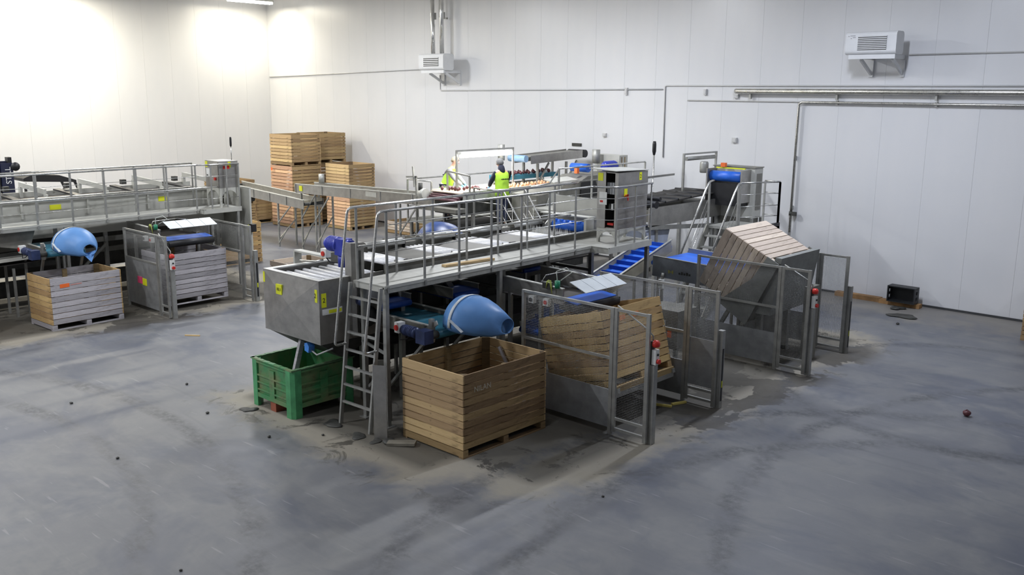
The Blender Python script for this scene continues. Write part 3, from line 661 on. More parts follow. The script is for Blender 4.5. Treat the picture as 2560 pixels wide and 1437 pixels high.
# ------------------------------------------------------------------ the main roller sorter
U0, U1 = -12.97, -11.45
def gearmotor(parent, p, d, r=0.1, L=0.3, m=MOTOR, up=0.0, name='gear_motor'):
    """finned motor from p along unit axis d ('x'/'y'/'z')"""
    prof = [(0.001, 0), (r * .75, 0.0), (r * .85, 0.03), (r * .85, 0.06)]
    k = 6
    for i in range(k):
        h = 0.07 + (L - 0.12) * i / k; prof += [(r, h), (r, h + (L - 0.12) / k * .55), (r * .95, h + (L - 0.12) / k * .6), (r * .95, h + (L - 0.12) / k * .98)]
    prof += [(r * 1.02, L - 0.05), (r * .95, L), (0.001, L + 0.01)]
    o = G().lathe(prof, p, d, 14).obj(name, m, parent)
    return o
def sorter():
    t = thing('roller_sorter', 'long grey sorting machine with white roller beds beside the main catwalk', 'machine', ((U0 + U1) / 2, 11.5, 0))
    # hopper at the near end
    zt, zb, v0, v1 = 2.2, 1.2, 8.0, 9.25
    hp = G().box((U0, v0, zb), (U1, v0 + 0.012, zt)).obj('hopper_front', STEEL, t)
    G().box((U1 - 0.012, v0 + 0.013, zb), (U1, v1, zt)).obj('hopper_side', STEEL, t)
    G().box((U0, v0 + 0.013, zb), (U0 + 0.012, v1, zt)).obj('hopper_side', STEEL, t)
    for a, b in (((U0 + 0.013, v0 + 0.013, zt - 0.02), (U1 - 0.013, v0 + 0.10, zt)), ((U0 + 0.013, v0 + 0.101, zt - 0.02), (U0 + 0.12, v1, zt)), ((U1 - 0.09, v0 + 0.101, zt - 0.02), (U1 - 0.013, v1 - 0.4, zt))):
        G().box(a, b).obj('hopper_rim', plain('pale_rim', (0.66, 0.66, 0.63), 0.5) if 'pale_rim' not in bpy.data.materials else bpy.data.materials['pale_rim'], t)
    # pressed cross creases on the front sheet: four shallow facets
    cx, cz = (U0 + U1) / 2, 1.72; y = v0
    for A, B_ in (((U0 + .02, zt - .02), (U1 - .02, zt - .02)), ((U1 - .02, zt - .02), (U1 - .02, zb + .02)), ((U1 - .02, zb + .02), (U0 + .02, zb + .02)), ((U0 + .02, zb + .02), (U0 + .02, zt - .02))):
        G().add([(A[0], y - 0.0005, A[1]), (B_[0], y - 0.0005, B_[1]), (cx, y - 0.05, cz)], [(0, 1, 2)]).obj('pressed_facet', STEEL, t)
    # sloping underside
    G().add([(U0 + .02, v0 + .02, zb), (U1 - .02, v0 + .02, zb), (U1 - .15, v0 + .5, 0.88), (U0 + .2, v0 + .5, 0.88), (U0 + .02, v1, zb), (U1 - .02, v1, zb)],
            [(0, 1, 2, 3), (3, 2, 5, 4), (0, 3, 4), (1, 5, 2)]).obj('hopper_bottom', DARKM, t)
    for (p, s, tx) in (((-12.47, 1.93), 0.16, '10.1'),):
        G().box((p[0] - s / 2, v0 - 0.045, p[1] - s / 2), (p[0] + s / 2, v0 - 0.02, p[1] + s / 2)).obj('yellow_label', YELLOW, t)
        text(tx, 0.07, t, BLACK, facing('-y', (p[0], v0 - 0.047, p[1])))
    for u, z0_, z1_ in ((-11.54, 1.86, 2.06),):
        G().box((u - 0.05, v0 - 0.006, z0_), (u + 0.05, v0 - 0.0015, z1_)).obj('yellow_label', YELLOW, t)
        text('2', 0.1, t, BLACK, facing('-y', (u, v0 - 0.0075, (z0_ + z1_) / 2)))
    G().box((U1, 8.04, 1.78), (U1 + 0.003, 8.13, 2.0)).obj('yellow_label', YELLOW, t)
    text('2', 0.1, t, BLACK, facing('+x', (U1 + 0.004, 8.085, 1.89)))
    G().box((U1, 8.05, 1.66), (U1 + 0.003, 8.42, 1.75)).obj('white_label', WHITE, t)
    G().box((U1 + 0.0032, 8.17, 1.675), (U1 + 0.004, 8.41, 1.73)).obj('label_print', YELLOW, t)
    G().box((U0, v0 - 0.004, 1.98), (U0 + 0.05, v0 - 0.001, 2.15)).obj('yellow_label', YELLOW, t)
    rm = G().cyl((U0 + 0.14, 0, 0), (U1 - 0.10, 0, 0), 0.032, n=10)
    rme = rm.mesh('roller', ROLL, (OFF[t.name][0], 0, 0))
    oy = OFF[t.name][1]
    def rollers(va, vb, z, n, dz=0.0):
        for i in range(n): inst(rme, 'roller', t, (0, va + (vb - va) * i / max(1, n - 1) - oy, z + dz * i))
    rollers(8.36, 9.32, 2.10, 7)
    G().box((U0 + 0.02, v0 + 0.11, 2.03), (U1 - 0.02, 9.4, 2.045)).obj('hopper_shade_sheet', BLACK, t)  # black sheet added below the rollers, stands for the shade between them
    G().box((U0 + 0.05, v0 + 0.12, 1.6), (U1 - 0.05, v1 + 0.2, 1.62)).obj('hopper_pan', DARKM, t)
    # long side plates
    G().box((U1, 9.26, 1.86), (U1 + 0.06, 14.9, 2.3)).obj('side_plate', DUSTY, t)
    G().box((U0 - 0.02, 9.26, 1.86), (U0 + 0.03, 14.9, 2.3)).obj('side_plate', DUSTY, t)
    G().box((U1 + 0.0, 9.26, 2.3), (U1 + 0.1, 14.9, 2.315)).obj('side_flange', GALV, t)
    G().box((U0 + 0.04, 9.3, 1.78), (U1 - 0.02, 14.9, 1.80)).obj('shade_sheet', DARKM, t)  # wide dark sheet added to keep light out from under the beds
    # roller beds separated by sloping chute plates
    v = 9.62
    for k in range(4):
        rollers(v + 0.02, v + 0.42, 2.215, 5)
        G().plate([(U0 + 0.06, v + 0.52, 2.13), (U1 - 0.04, v + 0.52, 2.13), (U1 - 0.04, v + 1.16, 2.235), (U0 + 0.06, v + 1.16, 2.235)], 0.012).obj('chute_plate', CHUTE, t)
        G().plate([(U0 + 0.06, v + 1.165, 2.235), (U1 - 0.04, v + 1.165, 2.235), (U1 - 0.04, v + 1.215, 2.05), (U0 + 0.06, v + 1.215, 2.05)], 0.012).obj('chute_plate', CHUTE, t)
        # bearing blocks with knobs along the near side
        G().cb((U1 - 0.14, v + 0.1, 2.24), (0.12, 0.16, 0.09)).obj('bearing_block', WHITE, t)
        G().cyl((U1 - 0.14, v + 0.2, 2.25), (U1 - 0.14, v + 0.34, 2.25), 0.05, n=10).obj('hand_wheel', BLACK, t)
        G().tube([(U1 - 0.1, v - 0.02, 2.2), (U1 - 0.04, v - 0.1, 2.33)], 0.012, 6).obj('lever', TUBE, t)
        # half round guide on the far side
        rows = []
        for j in range(2):
            rows.append([(U0 + 0.02 + 0.10 * math.cos(a), v + 0.42 + 0.86 * j, 2.29 + 0.10 * math.sin(a)) for a in [PI * q / 8 for q in range(9)]])
        G().grid(rows).obj('guide_trough', GALV, t, solid=0.008)
        G().cyl((U0 + 0.02, v + 1.28, 2.29), (U0 + 0.02, v + 1.30, 2.29), 0.1, n=14).obj('guide_end', DARKM, t)
        v += 1.27
    # far gate bar over the hopper
    G().bar((-13.25, 8.85, 2.36), (-12.42, 8.85, 2.36), 0.14, 0.03).obj('gate_bar', PALE, t)
    G().box((-13.27, 8.78, 1.9), (-13.23, 8.92, 2.345)).obj('gate_leg', PALE, t)
    G().cb((-12.42, 8.84, 2.42), (0.14, 0.1, 0.14)).obj('switch_box', WHITE, t)
    G().cyl((-12.42, 8.77, 2.41), (-12.42, 8.79, 2.41), 0.04).obj('switch_knob', RED, t)
    G().tube([(-12.42, 8.84, 2.35), (-12.40, 8.9, 2.26), (-12.2, 9.0, 2.25), (-11.9, 9.0, 2.22)], 0.012, 6).obj('cable', BLACK, t)
    G().tube([(-12.95, 8.7, 2.24), (-12.6, 8.78, 2.26), (-12.45, 8.8, 2.3)], 0.018, 6).obj('lever', TUBE, t)
    # drive tower with blue gear motor
    G().prism([(-11.56, 8.58), (-11.40, 8.58), (-11.36, 8.64), (-11.36, 8.80), (-11.56, 8.80)], 'z', 1.25, 2.72).obj('chain_guard', STEEL, t)
    G().box((-11.355, 8.66, 1.3), (-11.33, 8.72, 2.6)).obj('guard_hinge', DARKM, t)
    G().lathe([(0.001, 0), (0.14, 0), (0.17, 0.03), (0.17, 0.05), (0.001, 0.06)], (-11.33, 8.8, 1.55), 'x', 14).obj('chain_wheel', DARKM, t)
    G().lathe([(0.001, 0), (0.07, 0), (0.08, 0.12), (0.001, 0.13)], (-11.33, 8.66, 1.82), 'x', 12).obj('chain_wheel', NAVY, t)
    gearmotor(t, (-12.12, 8.68, 2.64), 'x', 0.125, 0.32)
    G().cb((-11.72, 8.68, 2.62), (0.2, 0.2, 0.26)).obj('gearbox', MOTOR, t)
    G().cyl((-11.74, 8.68, 2.3), (-11.74, 8.68, 2.5), 0.08).obj('gearbox', MOTOR, t)
    G().cyl((-11.62, 8.68, 2.66), (-11.5, 8.68, 2.66), 0.085).obj('gearbox', MOTOR, t)
    # white brush and blue drum at the far end
    g = G()
    random.seed(3)
    for i in range(70):
        u = U0 + 0.2 + random.random() * 1.15; vv = 14.05 + random.random() * 0.16
        g.add([(u - .008, vv, 2.2), (u + .008, vv, 2.2), (u + random.uniform(-.02, .02), vv + random.uniform(-.02, .02), 2.36)], [(0, 1, 2)])
    g.obj('brush_bristles', WHITE, t, kind='stuff')
    G().cyl((U0 + 0.55, 14.62, 2.34), (U1 - 0.15, 14.62, 2.34), 0.11).obj('blue_drum', BLUE, t)
    for i in range(5):
        a = 0.3 + 0.5 * i; G().box((U0 + 0.58 + 0.16 * i, 14.53, 2.42), (U0 + 0.64 + 0.16 * i, 14.6, 2.46)).obj('drum_lug', BLUE, t)
    for u in (U0 + 0.48, U1 - 0.08): G().box((u - 0.03, 14.5, 2.2), (u + 0.03, 14.75, 2.529)).obj('drum_bracket', PALE, t)
    G().box((U0 + 0.1, 14.66, 2.53), (U1 - 0.1, 14.86, 2.55)).obj('drum_cover', PALE, t)
    # tall end plates seen past the cabinet
    G().box((U0 + 0.2, 14.95, 2.2), (U1 - 0.1, 14.97, 2.9)).obj('end_plate', PALE, t)
    for z0_, z1_, u in ((1.25, 1.6, U0 + 0.25), (0.75, 1.1, U0 + 0.5), (0.35, 0.7, U0 + 0.2)): G().box((u - 0.01, 9.4, z0_), (u + 0.01, 14.8, z1_)).obj('dark_filler_panel', DARKM, t)  # made-up dark sheets standing for the shade under the sorter
    G().box((U0 + 0.52, 9.4, 0.9), (U1 - 0.1, 14.8, 0.92)).obj('dark_filler_sheet', BELT, t)  # invented dark sheet, deepens the shade below the beds
    G().box((U0 - 0.02, 9.3, 0.12), (U0 - 0.012, 14.85, 1.85)).obj('light_block_sheet', DARKM, t)  # unseen sheet added to block light from the back left
    # legs and braces
    for v in (9.6, 12.0, 14.6):
        for u in (U0 + 0.02, U1 + 0.02):
            G().box((u - 0.04, v - 0.04, 0), (u + 0.04, v + 0.04, 1.86)).obj('leg', GALV, t)
        G().bar((U0 + 0.06, v, 1.5), (U1 - 0.02, v, 1.5), 0.05, 0.06).obj('cross_beam', GALV, t)
    for v in (10.6, 13.2): G().bar((U1 + 0.02, v, 1.86), (U1 + 0.02, v + 0.9, 0.7), 0.06, 0.1).obj('diagonal_brace', DUSTY, t)
    # blue cross belts beneath the beds
    return t
sorter()
def belt_conveyor(label, axis, c0, c1, a, b, za, zb, beltm=BLUE, plate=0.16, platem=DUSTY, legs=(), w=0.02, name='belt_conveyor', group=None, cleats=0, flange=True, lip=0.08):
    """flat trough conveyor running along axis 'x' or 'y' from a (height za) to b (height zb); c0..c1 across"""
    def P(l, c, z): return (l, c, z) if axis == 'x' else (c, l, z)
    t = thing(name, label, 'conveyor', P((a + b) / 2, (c0 + c1) / 2, 0), group=group)
    up = (0, 0, 1)
    for c in (c0, c1):
        G().bar(P(a, c, za - plate / 2 + lip), P(b, c, zb - plate / 2 + lip), w, plate, up).obj('side_plate', platem, t)
        if flange: G().bar(P(a, c, za + lip + 0.006), P(b, c, zb + lip + 0.006), w + 0.03, 0.012, up).obj('side_flange', GALV, t)
    cm = (c0 + c1) / 2; wd = abs(c1 - c0) - w - 0.004
    G().bar(P(a, cm, za), P(b, cm, zb), wd, 0.012, up).obj('belt', beltm, t)
    G().bar(P(a, cm, za - 0.10), P(b, cm, zb - 0.10), wd, 0.01, up).obj('return_belt', beltm, t)
    for l, z in ((a, za), (b, zb)): G().cyl(P(l, c0 + 0.012, z - 0.05), P(l, c1 - 0.012, z - 0.05), 0.052, n=12).obj('end_roller', beltm, t)
    for i in range(cleats):
        f = (i + 0.5) / cleats; l = a + (b - a) * f; z = za + (zb - za) * f
        G().bar(P(l, c0 + 0.03, z + 0.045), P(l, c1 - 0.03, z + 0.045), 0.012, 0.08).obj('cleat', beltm, t)
    for (l, zz) in legs:
        for c in (c0, c1):
            G().box([q - r for q, r in zip(P(l, c, 0), P(0.025, 0.025, 0))], [q + r for q, r in zip(P(l, c, zz), P(0.025, 0.025, 0))]).obj('leg', GALV, t)
    return t
belt_conveyor('dark blue cross belt under the front of the roller sorter', 'x', 8.95, 9.6, -12.9, -11.2, 1.72, 1.72, beltm=BLUED, legs=((-12.5, 1.5),))
belt_conveyor('second dark blue cross belt under the roller sorter behind the ladder', 'x', 10.35, 10.95, -12.9, -11.0, 1.72, 1.72, beltm=BLUED, legs=((-12.5, 1.55),))
belt_conveyor('third cross belt with a purple blue belt deep under the main catwalk', 'x', 13.1, 13.8, -12.9, -11.95, 1.66, 1.66, beltm=BLUED, legs=((-12.5, 1.5),))

# ------------------------------------------------------------------ discharge conveyors with blue spouts
def spout(t, u0, cv, cz, m=HOOD, tip=0.25):
    def sec(u, v, z, rv, rz_, a0, a1, n=20): return [(u, v + rv * math.cos(a), z + rz_ * math.sin(a)) for a in [math.radians(a0 + (a1 - a0) * i / n) for i in range(n + 1)]]
    S = [sec(u0, cv, cz, 0.42, 0.37, -8, 188), sec(u0 + 0.16, cv, cz, 0.44, 0.39, -12, 192), sec(u0 + 0.30, cv + tip * .1, cz - 0.0, 0.42, 0.375, -18, 198),
         sec(u0 + 0.44, cv + tip * .35, cz - 0.005, 0.345, 0.30, -30, 210), sec(u0 + 0.57, cv + tip * .65, cz - 0.02, 0.24, 0.21, -55, 235), sec(u0 + 0.68, cv + tip, cz - 0.05, 0.14, 0.115, -86, 266)]
    o = G().grid(S).obj('spout_hood', m, t, solid=0.008)
    st = [[(u, cv + rv * math.cos(a), cz + rz_ * math.sin(a)) for a in [math.radians(-6 + 192 * i / 20) for i in range(21)]] for u, rv, rz_ in ((u0 + 0.13, 0.448, 0.398), (u0 + 0.185, 0.45, 0.40))]
    G().grid(st).obj('hood_strap', OFFW, o, solid=0.006)
    G().bar((u0 + 0.17, cv - 0.445, cz + 0.09), (u0 + 0.40, cv - 0.40, cz - 0.07), 0.012, 0.05, (0, 1, 0)).obj('hood_strap', OFFW, o)
    return o
def discharge(label, u0, u1, cv, z, motor_u, tip):
    t = thing('discharge_conveyor', label, 'conveyor', ((u0 + u1) / 2, cv, 0))
    for v in (cv - 0.42, cv + 0.42):
        G().bar((u0, v, z - 0.04), (u1, v, z - 0.04), 0.02, 0.2).obj('side_plate', DUSTY, t)
        G().bar((u0, v, z + 0.07), (u1, v, z + 0.07), 0.05, 0.015).obj('side_flange', PALE, t)
    G().bar((u0, cv, z), (u1, cv, z), 0.8, 0.012).obj('belt', TEAL, t)
    G().cyl((u1, cv - 0.4, z - 0.06), (u1, cv + 0.4, z - 0.06), 0.06).obj('end_roller', TEAL, t)
    gearmotor(t, (motor_u, cv - 0.72, z + 0.02), 'x', 0.085, 0.34, NAVY)
    G().cb((motor_u + 0.46, cv - 0.68, z - 0.02), (0.2, 0.18, 0.2)).obj('gearbox', NAVY, t)
    G().cyl((motor_u + 0.46, cv - 0.6, z - 0.03), (motor_u + 0.46, cv - 0.43, z - 0.03), 0.06).obj('gearbox', DARKM, t)
    G().cb((motor_u - 0.03, cv - 0.74, z + 0.05), (0.1, 0.13, 0.16)).obj('switch_box', WHITE, t)
    G().cyl((motor_u - 0.03, cv - 0.82, z + 0.05), (motor_u - 0.03, cv - 0.806, z + 0.05), 0.045).obj('switch_knob', RED, t)
    G().tube([(motor_u - 0.03, cv - 0.74, z - 0.03), (motor_u, cv - 0.76, z - 0.14), (motor_u + 0.1, cv - 0.74, z - 0.12), (motor_u + 0.16, cv - 0.7, z - 0.06)], 0.009, 6).obj('cable', BLACK, t)
    for v in (cv - 0.42, cv + 0.42):
        G().bar((u0 + 0.15, v, 0.0), (u0 + 0.15, v, z - 0.14), 0.05, 0.05).obj('leg', GALV, t)
        G().bar((u0 + 0.5, v, 0.02), (u1 - 0.15, v, z - 0.14), 0.04, 0.05, (0, 1, 0)).obj('diagonal_strut', GALV, t)
    G().bar((u1 - 0.35, cv - 0.43, z - 0.12), (u1 + 0.1, cv - 0.46, z + 0.16), 0.02, 0.07).obj('hood_bracket', GALV, t)
    G().box((u1 - 0.05, cv - 0.5, z - 0.16), (u1 + 0.02, cv - 0.435, z + 0.2)).obj('hood_bracket', GALV, t)
    sp = spout(t, u1 + 0.07, cv + 0.1, z + 0.12, tip=tip)
    if tip < 0.2:
        q = u1 + 0.72; w_ = cv + 0.2
        G().add([(q - 0.05, w_ - 0.15, z + 0.03), (q + 0.06, w_ + 0.02, z - 0.2), (q - 0.03, w_ + 0.17, z + 0.04), (q - 0.12, w_ + 0.02, z - 0.02)], [(0, 1, 3), (3, 1, 2)]).obj('spout_lip', HOOD, sp, solid=0.01)
    return t
discharge('discharge conveyor with blue curved spout hanging over the front crate', -12.0, -10.05, 9.5, 1.48, -10.45, 0.28)
discharge('discharge conveyor with blue folded spout over the orange marked crate', -22.2, -20.8, 7.95, 1.56, -21.2, 0.12)

# ------------------------------------------------------------------ bin filler / tipper of the middle bay
def filler(label, u0, u1, va, vb, z, flapz, name='bin_filler'):
    fo = 0.2
    t = thing(name, label, 'machine', ((u0 + u1) / 2, (va + vb) / 2, 0))
    for v in (va, vb):
        G().bar((u0, v, z + 0.02), (u1, v, z - 0.02), 0.025, 0.26).obj('side_plate', STEEL, t)
        G().bar((u0, v, z + 0.155), (u1, v, z + 0.115), 0.06, 0.016).obj('side_flange', PALE, t)
    G().bar((u0, (va + vb) / 2, z - 0.16), (u1 - 0.105, (va + vb) / 2, z - 0.16), vb - va - 0.06, 0.015).obj('belt', BELT, t)
    G().bar((u1 - 0.1, (va + vb) / 2, z - 0.08), (u1 + 0.25, (va + vb) / 2, z - 0.12), vb - va - 0.12, 0.015).obj('nose_belt', BLUE, t)
    for k, m_ in ((0.62, BLACK), (0.3, RED)):
        G().cb((u1 - k, va - 0.06, z - 0.14), (0.11, 0.08, 0.12)).obj('switch_box', WHITE, t)
        G().cyl((u1 - k, va - 0.118, z - 0.14), (u1 - k, va - 0.101, z - 0.14), 0.035, n=10).obj('switch_knob', m_, t)
    G().cyl((u1 + 0.25, va + 0.06, z - 0.2), (u1 + 0.25, vb - 0.06, z - 0.2), 0.08).obj('end_roller', BLACK, t)
    for v in (va + 0.04, vb - 0.04): G().box((u1 - 0.1, v - 0.02, z - 0.24), (u1 + 0.3, v + 0.02, z - 0.14)).obj('nose_plate', DARKM, t)
    # four leaf curtain flap
    n = 4; w_ = (vb - va - 0.05) / n
    for i in range(n):
        a = va + 0.05 + w_ * i; b = a + w_ - 0.012
        G().plate([(u1 - 0.12 + fo, a, flapz + 0.03), (u1 - 0.12 + fo, b, flapz + 0.03), (u1 + 0.22 + fo, b, flapz - 0.10), (u1 + 0.22 + fo, a, flapz - 0.10)], 0.01).obj('flap_leaf', OFFW, t)
    for q in (0.0, 0.24): G().bar((u1 - 0.10 + q + fo, va + 0.04, flapz + 0.015 - q * 0.38), (u1 - 0.10 + q + fo, vb - 0.01, flapz + 0.015 - q * 0.38), 0.02, 0.008).obj('flap_rib', GALV, t)
    G().tube([(u1 - 0.5, va + 0.03, z + 0.16), (u1 - 0.45, va + 0.08, z + 0.27), (u1 - 0.3, (va + vb) / 2, z + 0.31), (u1 - 0.1 + fo, (va + vb) / 2, flapz + 0.04)], 0.01, 6).obj('flap_arm', TUBE, t)
    # sensors and cables on the near plate
    G().cb((u1 - 0.3, va - 0.05, z + 0.14), (0.16, 0.08, 0.1)).obj('valve_block', DARKM, t)
    G().cyl((u1 - 0.1, va - 0.04, z + 0.12), (u1 - 0.1, va - 0.04, z + 0.24), 0.045).obj('connector', GREENP, t)
    G().tube([(u1 - 0.1, va - 0.04, z + 0.22), (u1 - 0.16, va, z + 0.38), (u1 - 0.05, va + 0.12, z + 0.44), (u1 + 0.0, va + 0.2, z + 0.36), (u1 - 0.08, va + 0.02, z + 0.24)], 0.009, 6).obj('cable', CABLEW, t)
    for k in range(3): G().tube([(u1 - 0.3, va - 0.09, z + 0.1), (u1 - 0.26 + k * .015, va - 0.12, z + 0.22 + k * .012), (u1 - 0.2 + k * .01, va - 0.11, z + 0.2 + k * .02), (u1 - 0.18, va - 0.08, z + 0.02)], 0.007, 5).obj('cable', CABLEY, t)
    for (l, zz) in ((u0 + 0.3, z - 0.1), (u1 - 0.5, z - 0.1)):
        for v in (va + 0.03, vb - 0.03): G().box((l - 0.03, v - 0.03, 0), (l + 0.03, v + 0.03, zz)).obj('leg', GALV, t)
    return t
filler('bin filler trough with pale flap hanging over the pale yellow crate', -10.85, -9.35, 11.25, 12.4, 1.8, 2.0)
filler('left bin filler with pale four leaf flap over the grey weathered crate', -22.2, -20.55, 10.0, 11.25, 1.7, 1.98)
def tipper(label, u, va, vb, name='crate_tipper'):
    pass
# cradle under the yellow crate
t = thing('tilting_cradle', 'low steel tilting cradle carrying the pale yellow crate', 'cradle', (-8.7, 11.73, 0))
ca, sa = math.cos(math.radians(14.5)), math.sin(math.radians(14.5))
def tl(d, h): return (-8.06 - d * ca - h * sa, 0.60 - d * sa + h * ca)
for v in (10.98, 12.48):
    p0 = tl(-0.06, -0.045); p1 = tl(1.28, -0.045)
    G().bar((p0[0], v, p0[1]), (p1[0], v, p1[1]), 0.07, 0.07).obj('cradle_arm', GALV, t)
    G().box((p1[0] + 0.02, v - 0.03, 0), (p1[0] + 0.09, v + 0.03, p1[1] - 0.02)).obj('cradle_leg', GALV, t)
    G().bar((-8.55, v, 0.42), (-9.0, v, 0.0), 0.06, 0.06).obj('lift_ram', TUBE, t)
p0 = tl(0.02, -0.1)
G().box((p0[0] - 0.04, 10.95, p0[1] - 0.04), (p0[0] + 0.04, 12.51, p0[1] + 0.04)).obj('cradle_cross_bar', GALV, t)
G().bar((-8.03, 10.95, 0.55), (-8.03, 12.51, 0.55), 0.03, 0.16).obj('stop_board', W_OLIVE, t, 'wooden stop board')
# cradle under the far tipped crate
t = thing('crate_tipper', 'big steel tipper frame with plate cradle under the pinkish tipped crate', 'tipper', (-8.3, 16.42, 0))
A = math.radians(64); ca, sa = math.cos(A), math.sin(A)
def tq(d, h): return (-7.92 - d * ca - h * sa, 1.98 - d * sa + h * ca)     # d along the base from its upper edge, h up the crate
def poly(ps): return [tq(*p) for p in ps]
G().prism(poly([(-0.03, -0.10), (1.30, -0.10), (1.30, -0.02), (-0.03, -0.02)]), 'y', 15.62, 17.22).obj('cradle_plate', DUSTY, t)
SIDE = steel('cradle_sheet', (0.27, 0.28, 0.27), 0.5, 0.5)
for v in (15.55, 17.245):
    G().prism(poly([(-0.03, -0.1), (-0.03, 0.16), (0.5, 0.22), (1.30, 0.62), (1.36, -0.1)]), 'y', v, v + 0.02).obj('cradle_side', SIDE, t)
G().prism([(-7.93, 2.06), (-7.80, 2.06), (-7.98, 0.95), (-8.30, 0.95)], 'y', 15.64, 17.2).obj('cradle_back', SIDE, t)
for v in (15.85, 16.95):
    G().box((-8.35, v - 0.05, 0), (-8.23, v + 0.05, 1.15)).obj('post', GALV, t)
    G().bar((-9.4, v, 0.05), (-8.75, v, 1.25), 0.07, 0.07, (0, 1, 0)).obj('lift_ram', TUBE, t)
G().box((-9.6, 15.8, 0.0), (-8.2, 15.9, 0.08)).obj('base_rail', GALV, t); G().box((-9.6, 16.9, 0.0), (-8.2, 17.0, 0.08)).obj('base_rail', GALV, t)
G().box((-7.66, 16.35, 0.0), (-7.54, 16.75, 1.45)).obj('side_guard', DUSTY, t)
# small control box behind the second fence
t = thing('floor_control_box', 'grey control box with white instruction plate behind the second safety fence', 'box', (-8.95, 13.7, 0))
G().box((-9.25, 13.4, 0.62), (-8.55, 14.0, 1.3)).obj('body', DUSTY, t)
for u in (-9.2, -8.6):
    for v in (13.45, 13.95): G().box((u - 0.03, v - 0.03, 0), (u + 0.03, v + 0.03, 0.619)).obj('leg', GALV, t)
G().box((-9.02, 13.393, 0.8), (-8.8, 13.399, 1.12)).obj('instruction_plate', WHITE, t)
for i in range(3): G().box((-8.99 + i * 0.07, 13.390, 1.04), (-8.95 + i * 0.07, 13.3925, 1.08)).obj('pictogram', NAVY, t)
G().box((-8.95, 13.390, 0.83), (-8.87, 13.3925, 0.9)).obj('pictogram', BLACK, t)
G().box((-8.75, 13.393, 0.82), (-8.67, 13.399, 0.94)).obj('warning_sticker', ORANGE, t)
G().box((-9.25, 13.393, 1.05), (-9.19, 13.399, 1.25)).obj('warning_sticker', YELLOW, t)

# ------------------------------------------------------------------ blue conveyors right of the catwalk
belt_conveyor('inclined blue cleated conveyor rising under the control cabinet platform', 'y', -11.62, -11.0, 12.7, 16.85, 0.62, 1.80, plate=0.26, platem=plain('tan_dusty_steel', (0.30, 0.28, 0.22), 0.6, 0.2, 0.2, 4), cleats=16, legs=((16.4, 1.5),), lip=0.12)
t = belt_conveyor('flat blue belt conveyor feeding from the far tipper to the inclined conveyor', 'x', 15.95, 17.3, -10.85, -9.3, 1.6, 1.55, plate=0.42, platem=steel('blue_grey_sheet', (0.30, 0.33, 0.38), 0.45, 0.6), legs=((-10.6, 1.2), (-9.7, 1.2)), lip=0.1)
LOGOY = plain('dull_yellow_print', (0.42, 0.40, 0.12), 0.6)
for a_, b_ in (((-10.45, 1.38), (-10.42, 1.45)), ((-10.36, 1.38), (-10.33, 1.45)), ((-10.42, 1.405), (-10.36, 1.425))): G().box((a_[0], 15.934, a_[1]), (b_[0], 15.938, b_[1])).obj('logo_mark', LOGOY, t)
for i in range(5): G().box((-10.2 + 0.06 * i, 15.934, 1.39), (-10.16 + 0.06 * i, 15.938, 1.43 + 0.02 * (i % 2))).obj('faded_print', DARKM, t)
G().cb((-10.55, 15.85, 1.16), (0.12, 0.09, 0.18)).obj('switch_box', WHITE, t)
G().tube([(-10.55, 15.87, 1.25), (-10.55, 15.9, 1.38)], 0.03, 8).obj('bracket', DUSTY, t)

# ------------------------------------------------------------------ the left hand line
lp = [11.6 - 0.78 * i for i in range(12)][::-1]
catwalk('left catwalk with double handrail running out of the left edge of the picture', (-21.7, 11.6), math.radians(2.4), -21.7, -22.4, 2.6, 11.66, 12.75, -21.5, 2.06,
        lp, [p + 0.3 for p in lp], [(-21.75, 8.3), (-21.75, 5.2), (-21.55, 12.65), (-22.3, 8.3)], False, rods=(0.82, 0.26), thick=0.53)
cabinet('closed stainless control cabinet with red switch at the end of the left catwalk', -22.3, -21.62, 12.2, 12.74, 2.56, 3.24, 2.06, False)
t = thing('signal_pole', 'thin pole with black tip rising above the left control cabinet', 'pole', (-21.7, 12.62, 3.25))
G().cyl((-21.7, 12.62, 3.25), (-21.7, 12.62, 3.62), 0.012, n=8).obj('rod', TUBE, t)
G().lathe([(0.001, 0), (0.022, 0.0), (0.028, 0.05), (0.028, 0.2), (0.02, 0.24), (0.001, 0.24)], (-21.7, 12.62, 3.6), 'z', 10).obj('tip', BLACK, t)
t = thing('sorting_machine', 'pale grey sorting machine behind the left catwalk with yellow warning labels', 'machine', (-22.9, 8.0, 0))
G().box((-22.62, 2.6, 1.6), (-22.56, 12.8, 2.52)).obj('side_panel', PALE, t)
G().box((-22.56, 2.6, 2.44), (-22.5, 12.8, 2.47)).obj('side_flange', GALV, t)
for i in range(7): G().box((-22.56, 3.2 + 1.5 * i, 2.08), (-22.52, 3.25 + 1.5 * i, 2.44)).obj('panel_stiffener', PALE, t)
G().box((-24.35, 2.6, 1.6), (-24.29, 12.8, 2.52)).obj('side_panel', PALE, t)
G().box((-24.28, 2.6, 2.36), (-22.63, 12.8, 2.40)).obj('belt_bed', BELT, t)
for v in (6.2, 8.35, 11.0): G().plate([(-22.555, v, 2.24), (-22.555, v + 0.26, 2.24), (-22.555, v + 0.26, 2.36), (-22.555, v, 2.36)], 0.004).obj('warning_label', YELLOW, t)
